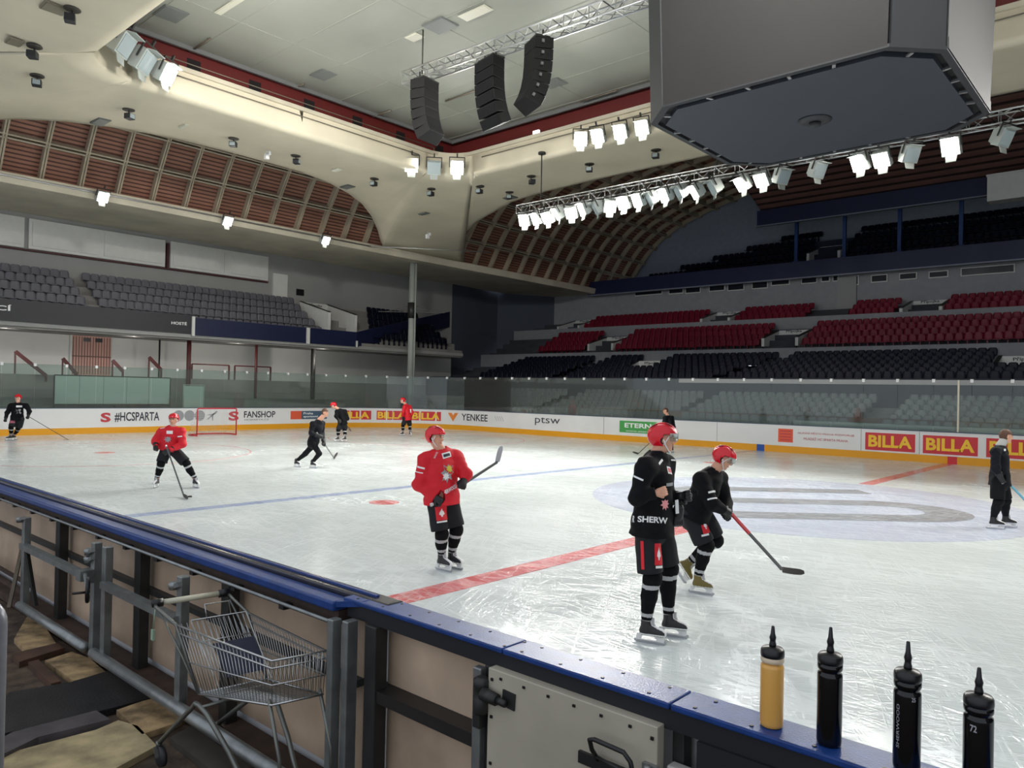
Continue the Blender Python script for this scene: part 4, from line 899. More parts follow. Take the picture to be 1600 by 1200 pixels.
for (px, py, sc, lb) in [(417, 240, 1.0, 'small white sensor cluster hanging from the cream shell'), (668, 368, .8, 'small white fitting hanging low on the corner of the shell')]:
    p = near_shell(px, py - 6); b = MB(); b.tube([(0, 0, .2), (0, 0, -.15)], .02, 6).box((-.08, -.08, -.35), (.08, .08, -.12)).box((.15, -.05, -.2), (.25, .05, -.05)).bar((0, 0, 0), (.2, 0, -.1), .02)
    b.build('sensor', CLAMP, None, p, label=lb, cat='sensor')
p = at_y(838, 210, OY1 + .2); MB().box((-.16, -.05, -.16), (.16, .05, .16)).build('light_box', mat('white_lit_box', (240, 240, 240), .4, emit=1.2), None, p, label='small white lit box on the far red band', cat='lamp')

# ================================================================== the near boards
NB = empty('near_rink_board', (-4, 2.45, 0), label='near boards seen from behind: blue top rail, galvanised frame and cream panels', cat='boards')
def nb(o): o.parent = NB; o.matrix_parent_inverse = Matrix.Translation(-NB.location); return o
BLUEC = mat('blue_cap_plastic', (30, 64, 128), .33, noise=.25, nscale=14., bump=.1, bscale=120., spec=.35)
PANEL = mat('cream_panel_back', (198, 174, 148), .4, noise=.34, nscale=2.2); PANEL2 = mat('cream_gate_panel', (180, 173, 154), .42, noise=.2, nscale=2.)
DARKC = mat('dark_channel', (44, 44, 52), .25, noise=.3, nscale=10.); FASC = mat('dark_underside', (22, 22, 26), .6)
seams = [-3.35, -2.2, -1.38, -.2, 1.2]
for i in range(len(seams) - 1):
    a, c = seams[i] + .003, seams[i + 1] - .003
    o = nb(MB().box((a, 2.44, 1.126), (c, 2.61, 1.15)).build('board_cap', BLUEC, bevel=.006))
    b = MB(); k = a + .08
    while k < c: b.lathe([(.008, 1.1505), (.007, 1.153)], 8, c=(k, 2.475, 0)).lathe([(.008, 1.1505), (.007, 1.153)], 8, c=(k + .03, 2.575, 0)); k += .21
    b.build('bolts', BLK, o)
nb(MB().box((-3.33, 2.455, 1.05), (1.2, 2.60, 1.125)).build('cap_underside', FASC))
# left run: dark channel and blue strip
nb(MB().box((-12, 2.5, 1.11), (-3.05, 2.61, 1.155)).build('glass_channel', DARKC, bevel=.01)); nb(MB().box((-12, 2.545, 1.155), (-3.2, 2.565, 1.165)).build('channel_lip', BLUEC))
nb(MB().box((-12, 2.385, 1.075), (-3.36, 2.5, 1.13)).build('board_cap', BLUEC, bevel=.012)); nb(MB().box((-12, 2.42, 1.0), (-3.36, 2.52, 1.075)).build('cap_underside', mat('rusty_underside', (60, 46, 38), .8, noise=.4, nscale=12)))
nb(MB().slab([(-3.36, 2.4, 1.13), (-3.2, 2.46, 1.152), (-3.2, 2.6, 1.152), (-3.36, 2.5, 1.135)], (0, 0, -.03)).build('cap_joint', BLUEC))
nb(MB().box((-12, 2.585, .0), (1.2, 2.6, 1.11)).build('board_face', BOARDW)); 
for a, c in ((-12, -8.05), (-7.95, -6.3), (-6.05, -4.85), (-4.75, -3.3), (-3.1, -2.36)): nb(MB().box((a, 2.55, .14), (c, 2.575, 1.06)).build('panel', PANEL, bevel=.004))
nb(MB().box((-1.27, 2.55, .14), (1.2, 2.575, 1.06)).build('panel', PANEL))
b = MB(); b.box((-12, 2.5, .66), (-3.3, 2.56, .70)); nb(b.build('panel_rail', STEELD))
nb(MB().box((-3.12, 2.44, .67), (-2.36, 2.56, .73)).build('panel_rail', mat('black_rail', (30, 27, 25), .5, noise=.3, nscale=12)))
nb(MB().tube([(-12, 2.37, 1.03), (-3.36, 2.37, 1.03)], .011, 6).build('thin_rod', STEEL))
b = MB(); k = -11.
while k < -3.5: b.box((k, 2.36, 1.0), (k + .05, 2.42, 1.03)); k += .55
nb(b.build('rod_clips', BLK))
GS = STEEL
def post(x, y, z0, z1, w_=.07, d_=.06, m=GS, name='post'): return nb(MB().box((x - w_ / 2, y - d_ / 2, z0), (x + w_ / 2, y + d_ / 2, z1)).build(name, m, bevel=.006))
for x in (-8.05, -6.34, -6.12, -4.86): post(x, 2.28, .12, 1.02 if x != -8.05 else 1.0)
for x in (-7.7, -5.95, -4.6): post(x, 2.47, .05, 1.05, .1, .08, STEELD)
post(-3.31, 2.36, .02, 1.06, .05, .06); post(-3.23, 2.4, .02, 1.06, .05, .07); post(-3.1, 2.47, .02, 1.05, .09, .08, STEELD); 
for x, z in ((-8.05, .95), (-6.34, .92), (-6.34, .86), (-4.86, .93)): nb(MB().lathe([(.03, 0), (.035, .04), (.02, .05)], 10, c=(x - .05, 2.24, z)).bar((x - .05, 2.24, z + .02), (x + .04, 2.24, z + .05), .03).build('clamp', STEEL))
nb(MB().bar((-8.05, 2.25, .74), (-6.3, 2.25, .74), .06, .05).bar((-6.1, 2.25, .74), (-4.86, 2.25, .74), .06, .05).build('middle_rail', STEEL))
nb(MB().tube([(-8.05, 2.24, .19), (-6.4, 2.24, .19)], .04, 10).tube([(-6.25, 2.24, .19), (-3.3, 2.24, .19)], .04, 10).build('bottom_rail', STEEL))
nb(MB().box((-12, 2.36, .02), (-3.3, 2.55, .10)).box((-12, 2.3, .24), (-8.2, 2.33, .27)).box((-12, 2.36, .3), (-8.2, 2.39, .33)).build('base_beam', mat('rusty_beam', (70, 52, 40), .8, noise=.5, nscale=8.)))
nb(MB().bar((-7.95, 2.26, .7), (-7.8, 2.3, .22), .03, .03).build('brace', STEELD))
# hinge post and gate
post(-2.33, 2.44, .0, 1.04, .05, .04, STEEL); post(-2.28, 2.5, .0, 1.05, .07, .09, STEELD)
nb(MB().lathe([(.028, .86), (.034, .87), (.034, .92), (.03, .93), (.03, .97), (.036, .98), (.036, 1.01), (.02, 1.02)], 12, c=(-2.28, 2.40, 0)).box((-2.31, 2.38, .8), (-2.27, 2.44, .98)).build('hinge', STEELD))
gt = empty('board_gate', (-1.83, 2.43, .1), label='cream gate in the near boards with black bow handle', cat='gate')
MB().box((-.42, -.02, 0), (.42, .03, .965)).build('gate_panel', PANEL2, gt, bevel=.004)
b = MB()
for z in (.9, .76, .62, .48, .34): b.lathe([(.007, 0), (.006, .004)], 8, c=(0, 0, 0))
b = MB()
for x in (-.395, .4):
    for z in (.92, .76, .56, .4, .2): b.box((x - .006, -.026, z - .006), (x + .006, -.019, z + .006))
for k in range(6): b.box((-.35 + k * .13, -.026, .93), (-.338 + k * .13, -.019, .94))
b.build('bolts', BLK, gt)
MB().tube([(-.42, -.05, .86), (-.34, -.05, .855)], [.03, .026], 10).tube([(-.34, -.05, .855), (-.29, -.05, .852)], .016, 8).bar((-.33, -.022, .862), (-.26, -.022, .858), .01, .07).build('latch_bolt', STEELD, gt)
MB().box((.08, -.035, .73), (.4, -.02, .775)).build('handle_plate', mat('black_steel', (26, 26, 26), .45), gt)
MB().tube([(.17, -.03, .77), (.17, -.07, .82), (.165, -.08, .86), (.19, -.085, .87), (.32, -.085, .865), (.35, -.085, .84), (.36, -.08, .79), (.36, -.03, .75)], .009, 8).tube([(.17, -.05, .79), (.36, -.06, .775)], .007, 6).build('bow_handle', mat('black_steel', (26, 26, 26), .45), gt)
MB().box((.37, -.04, .74), (.43, -.018, .83)).tube([(.4, -.05, .77), (.4, -.05, .83)], .014, 8).build('latch', STEEL, gt)
post(-1.33, 2.46, .0, .93, .11, .05, mat('white_painted_post', (190, 188, 180), .5, noise=.15)); post(-1.37, 2.52, .0, 1.05, .05, .06, STEELD); post(-1.24, 2.52, .0, 1.05, .04, .06, STEELD)
MB().box((-1.375, 2.425, .6), (-1.29, 2.437, .86)).build('post_plate', ALU, NB).matrix_parent_inverse = Matrix.Translation(-NB.location)
nb(MB().box((-1.27, 2.44, .9), (1.2, 2.56, 1.05)).build('dark_rail', FASC))
# hand wheel
hw = empty('hand_wheel', (-6.34, 2.2, .79), label='black crank hand wheel on a rod clamped to the galvanised post', cat='wheel')
q = at_y(137, 922, 1.98) - hw.location
wh = MB(); ax = Vector((.35, .9, 0)).normalized(); sd = ax.cross(Vector((0, 0, 1)))
for k in range(24): pass
wh.tube([q + (sd * math.cos(a) + Vector((0, 0, 1)) * math.sin(a)) * .075 for a in [2 * math.pi * k / 24 for k in range(24)]], .014, 8, closed=True)
for k in range(3): a = 2 * math.pi * k / 3; wh.bar(q, q + (sd * math.cos(a) + Vector((0, 0, 1)) * math.sin(a)) * .07, .018, .012)
wh.build('wheel', BLK, hw); MB().tube([q + sd * .06 - ax * .0, q + sd * .06 - ax * .09], .009, 8).build('crank_grip', BLK, hw)
MB().tube([q, (0, 0, -.0)], .014, 8).tube([q + Vector((.02, 0, -.03)), (0, 0, -.03)], .01, 6).box((-.05, -.05, -.05), (.05, .05, .03)).build('rod', STEEL, hw)

# ------------------------------------------------------------------ floor behind the near boards
FZ = .03
MB().box((-16, -6, -.12), (6, 2.56, FZ - .03)).build('floor', mat('dark_ground', (84, 68, 52), .7, noise=.8, nscale=6., bump=.6, bscale=14.), kind='structure', label='dark dirty floor behind the near boards')
PLY = mat('dirty_plywood', (190, 172, 130), .7, noise=.55, nscale=5., bump=.3, bscale=14.); PLY2 = mat('worn_plywood', (166, 140, 100), .75, noise=.75, nscale=8., bump=.4, bscale=16.); RUB = mat('black_rubber', (28, 28, 30), .5, noise=.7, nscale=7., bump=.3, bscale=60.); TIM = mat('brown_timber', (84, 58, 42), .7, noise=.5, nscale=6.)
def sheet(name, pxs, t_, m, label, cat, z=FZ):
    P = [at_z(x, y, z) for x, y in pxs]; c = sum(P, Vector()) / len(P); c.z = z - .028
    MB().slab([Vector((p.x - c.x, p.y - c.y, 0)) for p in P], (0, 0, t_ + .028)).build(name, m, None, c, label=label, cat=cat)
sheet('plywood_sheet', [(-90, 1262), (18, 1178), (150, 1143), (185, 1128), (215, 1137), (245, 1168), (160, 1215), (40, 1290)], .012, PLY, 'large pale dirty plywood sheet at the bottom left beside the trolley', 'plywood')
sheet('rubber_mat', [(-60, 1128), (18, 1085), (110, 1070), (182, 1048), (245, 1092), (170, 1112), (18, 1148), (-60, 1166)], .02, RUB, 'wide black rubber mat lying across the floor', 'mat', )
sheet('plank', [(-40, 1185), (20, 1152), (150, 1118), (172, 1132), (60, 1160), (-10, 1195)], .035, mat('grey_purple_plank', (84, 78, 78), .7, noise=.4, nscale=7.), 'grey worn plank along the front edge of the rubber mat', 'plank')
sheet('plywood_sheet', [(22, 1000), (42, 1020), (88, 1008), (70, 980), (45, 960)], .01, PLY2, 'small brown stained plywood sheet behind the pipe, furthest back', 'plywood')
sheet('plywood_sheet', [(70, 1034), (115, 1066), (165, 1052), (140, 1030), (112, 1020)], .01, PLY2, 'light brown plywood sheet between the dark timber and the rubber mat', 'plywood')
sheet('plywood_sheet', [(182, 1112), (222, 1150), (268, 1135), (300, 1118), (260, 1085)], .012, PLY2, 'stained plywood sheet under the rear of the trolley', 'plywood')
sheet('plank', [(18, 1025), (30, 1038), (100, 1016), (90, 1008)], .02, TIM, 'reddish brown timber lying between the two small plywood sheets', 'plank')
sheet('plank', [(44, 1038), (80, 1072), (95, 1068), (60, 1034)], .018, TIM, 'short brown batten left of the light brown plywood', 'plank')
sheet('plank', [(265, 1155), (340, 1215), (440, 1190), (370, 1130), (330, 1120)], .012, mat('dark_plate', (70, 66, 58), .6, noise=.3, nscale=6.), 'dark flat plate on the floor under the trolley', 'plank')
p = at_y(36, 850, 2.3); q = at_z(14, 950, .2); MB().bar((0, 0, 0), q - p, .03, .03).build('wooden_stick', mat('stick_wood', (104, 92, 74), .7, noise=.3, nscale=9), None, p, label='thin wooden stick leaning against the near boards at the left edge', cat='stick')
p = at_d(-30, 945, 2.5); q = at_d(4, 945, 2.5); MB().tube([Vector((0, 0, 0)) + Vector((-.35 * RT.x, -.35 * RT.y, 0)), Vector((0, 0, 0))] + [Vector((0, 0, 0)) + Rv.normalized() * (.06 * math.sin(R(a))) + Vector((0, 0, -.06 + .06 * math.cos(R(a)))) for a in (20, 40, 60, 80, 90)] + [Rv.normalized() * .06 + Vector((0, 0, FZ - p.z))], .026, 14).build('pipe_railing', mat('grey_painted_pipe', (134, 136, 142), .35, .2, noise=.15, nscale=20), None, p, label='thick grey bent pipe railing at the bottom left edge', cat='railing')

# ------------------------------------------------------------------ shopping trolley
CHR = mat('trolley_chrome', (190, 192, 190), .28, .95); CHD = mat('trolley_grey_steel', (120, 122, 116), .4, .7)
tr = empty('shopping_trolley', (-4.4, 2.05, FZ), label='empty wire shopping trolley with cream handle standing behind the near boards', cat='shopping trolley')
def nr(x, y): return at_y(x, y, 1.92 + .16 * (x - 240) / 185) - tr.location         # near side plane of the trolley
def fr(x, y): return at_y(x, y, 2.33) - tr.location
hl, hr = at_z(240, 943, 1.0) - tr.location, at_z(375, 922, 1.005) - tr.location; hr.y = min(hr.y, 2.31 - tr.location.y)
MB().tube([hl.lerp(hr, .1), hl.lerp(hr, .9)], .017, 12).build('handle', mat('cream_handle', (206, 202, 178), .4), tr)
b = MB(); b.tube([hl.lerp(hr, -.02), hl.lerp(hr, .12)], .024, 12).tube([hl.lerp(hr, .88), hl.lerp(hr, 1.02)], .024, 12); b.build('handle_end_caps', BLK, tr)
A1 = nr(275, 976); B1 = nr(425, 1033); C1 = B1 + (hr - hl) * .93; C1.y = min(C1.y, .3); D1 = A1 + (hr - hl) * .97
A2 = nr(310, 1084); B2 = nr(425, 1102); off = Vector((-.02, (C1 - B1).y, 0)); C2 = B2 + (C1 - B1) * .93; D2 = A2 + (D1 - A1) * .93
b = MB(); wires = MB()
def lp(a, c, t): return a.lerp(c, t)
b.tube([A1, B1, C1, D1], .006, 8); b.tube([lp(A1, A2, .13), lp(B1, B2, .17), lp(C1, C2, .17), lp(D1, D2, .13)], .005, 6)
b.tube([lp(A1, A2, .55), lp(B1, B2, .55), lp(C1, C2, .55), lp(D1, D2, .55)], .004, 6); b.tube([A2, B2, C2, D2, A2], .006, 6)
b.build('basket_rim', CHR, tr)
def wires_side(P, Q, P2, Q2, n_, name, r=.0022):
    w_ = MB()
    for k in range(n_ + 1): t = k / n_; w_.tube([lp(P, Q, t), lp(P2, Q2, t)], r, 4)
    return w_.build(name, CHR, tr)
wires_side(A1, B1, A2, B2, 26, 'side_wires'); wires_side(D1, C1, D2, C2, 26, 'side_wires'); wires_side(B1, C1, B2, C2, 13, 'front_wires'); wires_side(D1, A1, D2, A2, 14, 'rear_wires')
w_ = MB()
for k in range(31): t = k / 30; w_.tube([lp(A2, B2, t), lp(D2, C2, t)], .002, 4)
for k in range(9): t = k / 8; w_.tube([lp(A2, D2, t) - Vector((0, 0, .005)), lp(B2, C2, t) - Vector((0, 0, .005))], .0025, 4)
w_.build('basket_floor', CHR, tr)
# rear uprights to the handle, flap and child seat
MB().tube([hl, hl + Vector((.06, .0, -.02)), lp(A1, A2, 0), A2], .009, 8).tube([hl + Vector((.05, .01, -.03)), lp(A1, A2, .5) + Vector((-.06, 0, 0)), A2], .006, 6).build('upright', CHD, tr)
MB().tube([hr, hr + Vector((.06, 0, -.02)), D1, D2], .009, 8).tube([hr + Vector((.05, -.01, -.03)), lp(D1, D2, .5) + Vector((-.06, 0, 0)), D2], .006, 6).build('upright', CHD, tr)
fl = MB(); fa, fb = lp(A1, D1, .12) + Vector((.07, 0, .03)), lp(A1, D1, .88) + Vector((.07, 0, .03)); ga, gb = lp(A2, D2, .12) + Vector((.16, 0, .03)), lp(A2, D2, .88) + Vector((.16, 0, .03))
fl.tube([fa, fb, gb, ga, fa], .004, 6)
for k in range(13): t = k / 12; fl.tube([lp(fa, fb, t), lp(ga, gb, t)], .002, 4)
fl.tube([lp(fa, ga, .3), lp(fb, gb, .3)], .003, 6).tube([lp(fa, fb, .28) , lp(fa, fb, .28) + Vector((-.03, 0, .07)), lp(fa, fb, .72) + Vector((-.03, 0, .07)), lp(fa, fb, .72)], .004, 6)
fl.build('rear_flap', CHR, tr)
sp_ = MB(); sp_.slab([lp(lp(fa, ga, .35), lp(fb, gb, .35), .2), lp(lp(fa, ga, .35), lp(fb, gb, .35), .95), lp(lp(fa, ga, .8), lp(fb, gb, .8), .95), lp(lp(fa, ga, .8), lp(fb, gb, .8), .2)], (.012, 0, 0)); sp_.build('child_seat_plate', mat('dark_blue_plate', (34, 38, 60), .5), tr)
ch = MB()
for s_, (A_, B_) in ((0, (A2, B2)), (1, (D2, C2))):
    bk = Vector((hl.x - .05 + .0 * s_, A_.y + (.0 if s_ == 0 else -.0), .13)); ap = Vector((A_.x - .03, A_.y, A_.z - .06)); fb2 = Vector((B_.x + .12, B_.y, .13)); mid_ = Vector((A_.x + .1, A_.y, A_.z - .08))
    ch.tube([bk, lp(bk, ap, .5), ap - Vector((.03, 0, .03)), ap, ap + Vector((.05, 0, 0)), mid_, lp(mid_, fb2 - Vector((.3, 0, 0)), .5), fb2 - Vector((.33, 0, .02)), fb2], .014, 10)
    ch.tube([B_ + Vector((-.03, 0, .02)), lp(B_, fb2, .5) + Vector((.02, 0, 0)), fb2 + Vector((-.03, 0, .05))], .010, 8)
    ch.tube([fb2 - Vector((.33, 0, .02)), Vector((fb2.x - .33, (A2.y + D2.y) / 2, .12))], .009, 8)
ch.tube([Vector((ap.x, A2.y, A2.z - .06)), Vector((ap.x, D2.y, A2.z - .06))], .01, 8)
ch.build('chassis', CHD, tr)
for nm_, P in (('caster', Vector((hl.x - .05, A2.y, 0))), ('caster', Vector((hl.x - .05, D2.y, 0))), ('caster', Vector((B2.x + .12, B2.y, 0))), ('caster', Vector((C2.x + .12, C2.y, 0)))):
    w2 = MB(); w2.tube([P + Vector((0, 0, .14)), P + Vector((0, 0, .11))], .018, 10).bar(P + Vector((.0, -.018, .115)), P + Vector((.03, -.018, .06)), .03, .005).bar(P + Vector((.0, .018, .115)), P + Vector((.03, .018, .06)), .03, .005); cs = w2.build(nm_, CHD, tr)
    MB().tube([P + Vector((.03, -.012, .0595)), P + Vector((.03, .012, .0595))], .058, 20).build('wheel', mat('dark_rubber_wheel', (38, 38, 40), .6), cs)
kt = MB(); kt.tube([hl + Vector((.02, 0, -.03)), hl + Vector((.0, 0, -.15))], .003, 5).box((hl.x - .014, hl.y - .006, hl.z - .21), (hl.x + .014, hl.y + .006, hl.z - .15)); kt.build('key_tag', mat('pale_green_tag', (150, 176, 150), .5), tr)

# ------------------------------------------------------------------ squirt bottles on the blue cap
def bottle(px, base, top, label, kind, txt=None):
    Yb = 2.525; p = at_y(px, base, Yb); x = p.x; zt = at_y(px, top, Yb).z; T = zt - 1.15
    r_ = empty('squirt_bottle', (x, Yb, 1.15), label=label, cat='bottle'); s_ = 1.0; body = T * .70; rr = .0385
    prof = [(.03, 0), (rr * .96, .004), (rr, .015), (rr, body * .84), (rr * .97, body * .87), (rr * .86, body * .885), (rr * .86, body * .90), (rr * .97, body * .92), (rr, body * .94), (rr * .98, body), (rr * .6, body)]
    if kind == 'orange':
        m1 = mat('orange_drink_plastic', (226, 170, 84), .25, spec=.6); m2 = mat('clear_milky_plastic', (214, 196, 168), .2)
    else: m1 = m2 = mat('black_bottle_plastic', (9, 9, 11), .12)
    o = link_mesh('bottle_body', MB().lathe(prof, 32, mfun=lambda i: 1 if i >= 7 else 0).mesh('bottle_body'), [m1, m2], r_)
    lid = mat('black_lid', (20, 19, 22), .35)
    MB().lathe([(rr * 1.0, body - .001), (rr * 1.02, body + .006), (rr * 1.0, body + .02), (rr * .86, body + .028), (rr * .3, body + .032), (.0095, body + .033)], 32).build('lid', lid, r_)
    sp = T - body - .032
    MB().lathe([(.0115, body + .031), (.012, body + .04), (.0095, body + .042 + sp * .1), (.0095, body + .04 + sp * .2), (.0115, body + .045 + sp * .25), (.0075, body + .04 + sp * .5), (.005, T - .002), (.003, T)], 16).build('nozzle', lid, r_)
    if txt:
        for t_, z0, z1, a0, a1, vert in txt:
            vs, fs = text_mesh(t_, .0 if vert else .02); P = []
            for u, v in vs:
                if vert: zz = z0 + (z1 - z0) * u; a = a0 + (a1 - a0) * v
                else: zz = z0 + (z1 - z0) * v; a = a1 + (a0 - a1) * (1 - u)
                P.append(((rr + .0006) * math.cos(a), (rr + .0006) * math.sin(a), zz))
            MB().add(P, fs).build('lettering', mat('pale_grey_print', (168, 170, 172), .5), r_)
    return r_
face_a = math.atan2(-2.5, 1.0)
bottle(1205, 1142, 977, 'squirt bottle of orange drink with black lid on the blue cap', 'orange')
bottle(1295, 1166, 979, 'plain black squirt bottle right next to the orange one', 'black')
bottle(1416, 1207, 1001, 'black squirt bottle with pale lettering up its side, third from the left', 'black', [('SHERWOOD', .07, .2, face_a - .25 + .0 - .45, face_a - .5 - .45, True), ('25', .215, .228, face_a + .15, face_a + .45, False)])
bottle(1527, 1248, 1042, 'black squirt bottle with the number 72 on its shoulder, rightmost', 'black', [('72', .178, .198, face_a - .75, face_a - .3, False)])
# ================================================================== people
SKIN = mat('skin', (214, 160, 134), .55, spec=.35); RJ = mat('red_jersey', (206, 12, 34), .7, bump=.2, bscale=25); BJ = mat('black_jersey', (11, 11, 15), .8, bump=.2, bscale=25, spec=.2)
PANT = mat('charcoal_hockey_pants', (31, 32, 36), .75, bump=.2, bscale=18, spec=.25); BSOCK = mat('black_sock', (9, 9, 12), .85, spec=.2); STR = mat('grey_white_stripe', (176, 176, 178), .7); HRED = mat('red_helmet_shell', (214, 16, 36), .22, spec=.6)
WHT = mat('white_cloth', (232, 232, 232), .6); GLV = mat('black_glove', (16, 17, 20), .5); BOOT = mat('black_boot', (32, 32, 34), .4); BOOTG = mat('olive_gold_boot', (112, 98, 44), .4); HOLD = mat('white_blade_holder', (225, 225, 225), .35); STL = mat('blade_steel', (180, 182, 186), .2, 1.0)
HAIRD = mat('dark_hair', (30, 22, 18), .6, noise=.4, nscale=60); HAIRB = mat('brown_hair', (88, 58, 40), .6, noise=.4, nscale=60); COACH = mat('black_track_suit', (14, 17, 24), .75, spec=.2); COACH2 = mat('black_trousers', (12, 13, 17), .75, spec=.2); GREYN = mat('grey_neck_warmer', (170, 172, 168), .8)
EYE = mat('eye_dark', (34, 24, 20), .2); LIP = mat('lips', (176, 96, 88), .5); RP2 = mat('red_patch', (214, 24, 40), .6); SHAFT = mat('stick_grey', (70, 72, 76), .4); BLADEK = mat('stick_black', (20, 20, 22), .5)
VIS = glass_mat('clear_visor', (240, 245, 245), .4, .02)
V3 = lambda p: np.array(p[:3], float)
def nrm(v): v = np.array(v, float); return v / (np.linalg.norm(v) + 1e-9)
Rn = nrm((RT.x, RT.y, 0)); Fn = nrm((FW.x, FW.y, 0)); Zn = np.array((0, 0, 1.))
def cmix(r=0., f=0., z=0.): return nrm(Rn * r + Fn * f + Zn * z)       # direction: right, away, up as seen by the photographer
def dtaper(P, a, b, ra, rb, ax=None, q=1.):
    if ax is not None:
        a0 = (np.array(a) + np.array(b)) / 2; s_ = ((P - a0) @ ax)[..., None] * ax; P = P + s_ * (1 / q - 1)
        a = np.array(a) + ax * ((np.array(a) - a0) @ ax) * (1 / q - 1); b = np.array(b) + ax * ((np.array(b) - a0) @ ax) * (1 / q - 1)
    return d_cone(P, a, b, ra, rb)
def folds(P, amp, fr=22., ph=0.):
    return amp * (np.sin(P[..., 0] * fr + 2.2 * np.sin(P[..., 2] * fr * .45 + ph)) * np.sin(P[..., 2] * fr * .7 + P[..., 1] * fr * .5 + ph))
def hand_prims(w, d, g, pdir, s=1.0, glove=False):
    """palm, four unequal curled fingers and a thumb off the side of the palm. d forearm direction, g across the knuckles, pdir towards the palm side"""
    w, d, g, pdir = map(lambda v: np.array(v, float), (w, d, g, pdir)); out = []; q = 1.5 if glove else 1.0; L_ = 1.15 if glove else 1.0
    out.append(('c', w, w + d * .035, .034 * (1.35 if glove else .8), .03 * q ** .5))
    for i, (o_, ln) in enumerate(((-.033, .92), (-.011, 1.0), (.011, .96), (.033, .78))):
        b0 = w + d * .03 + g * o_ * .7 * L_; k = w + d * .085 * L_ + g * o_ * L_; m1 = k + (d * .55 + pdir * .8) * .036 * ln; m2 = m1 + (pdir * .75 - d * .65) * .03 * ln; m3 = m2 + (-d * .95 - pdir * .05) * .02 * ln
        out += [('c', b0, k, .0135 * q, .0115 * q), ('c', k, m1, .0105 * q, .0095 * q), ('c', m1, m2, .0095 * q, .0085 * q), ('c', m2, m3, .0085 * q, .0075 * q)]
    t0 = w + d * .025 - g * .025 + pdir * .012; t1 = w + d * .06 - g * .05 * L_ + pdir * .03; t2 = t1 + d * .02 + g * .018 + pdir * .022
    out += [('c', t0, t1, .0155 * q, .0125 * q), ('c', t1, t2, .012 * q, .0095 * q)]
    return out
def eval_prims(P, prims, k):
    r_ = None
    for pr in prims:
        d_ = d_cone(P, pr[1], pr[2], pr[3], pr[4]) if pr[0] == 'c' else (d_ell(P, pr[1], pr[2], pr[3]) if pr[0] == 'e' else dtaper(P, *pr[1:]))
        r_ = d_ if r_ is None else smin(r_, d_, k)
    return r_
def bounds(pts, pad): pts = np.array(pts); return pts.min(0) - pad, pts.max(0) + pad
BVHS = {}
def bvh_of(o2): V, Q = o2; return BVHTree.FromPolygons([tuple(v) for v in V], [tuple(int(i) for i in q) for q in Q])
def decal(root, parent, bvh, px, py, w_, h_, m, kind='rect', text=None, bold=0., roll=0., name='patch', off=.004, n_hint=None):
    d = ray(px, py).normalized(); hit = bvh.ray_cast(CAM, d)
    if hit[0] is None: return None
    p, n = hit[0], (Vector(n_hint).normalized() if n_hint is not None else hit[1].normalized())
    if n.dot(d) > 0: n = -n
    if n_hint is None: n = (n * .5 - d * .7).normalized()
    u = Vector((0, 0, 1)); u = (u - n * u.dot(n)).normalized(); r_ = u.cross(n).normalized(); c, s = math.cos(roll), math.sin(roll); r2 = r_ * c + u * s; u2 = u * c - r_ * s
    if kind == 'text': vs, fs = text_mesh(text, bold); uv = [(a - .5, b_ - .5) for a, b_ in vs]
    elif kind == 'rect': N_ = 6; uv = [(i / N_ - .5, j / N_ - .5) for j in range(N_ + 1) for i in range(N_ + 1)]; fs = [(j * (N_ + 1) + i, j * (N_ + 1) + i + 1, (j + 1) * (N_ + 1) + i + 1, (j + 1) * (N_ + 1) + i) for j in range(N_) for i in range(N_)]
    else:                                              # polygon given as list of points, fanned from its centre
        pl = text; uv = [(0, 0)] + list(pl); fs = [(0, 1 + i, 1 + (i + 1) % len(pl)) for i in range(len(pl))]
    P = []; miss = set()
    for a, b_ in uv:
        o_ = p + r2 * (a * w_) + u2 * (b_ * h_); h2 = bvh.ray_cast(o_ + n * .12, -n)
        if h2[0] is None or h2[3] > .22: miss.add(len(P))
        q = h2[0] if h2[0] is not None and h2[3] <= .22 else o_
        P.append(q + n * off - root.location)
    fs = [f_ for f_ in fs if not any(i in miss for i in f_)]
    if not fs: return None
    return MB().add(P, fs, 0, False).build(name, m, parent)
LION = [(.5, .1), (.3, .2), (.36, .45), (.12, .36), (0, .5), (-.14, .34), (-.4, .42), (-.28, .14), (-.5, -.02), (-.24, -.12), (-.3, -.42), (-.06, -.26), (.08, -.5), (.16, -.22), (.44, -.3), (.28, -.04)]
TORCH = [(.1, .5), (.16, .25), (.34, .1), (.42, -.2), (.16, -.32), (.12, -.5), (-.12, -.5), (-.16, -.3), (-.4, -.2), (-.3, .05), (-.16, .2), (-.05, .3)]

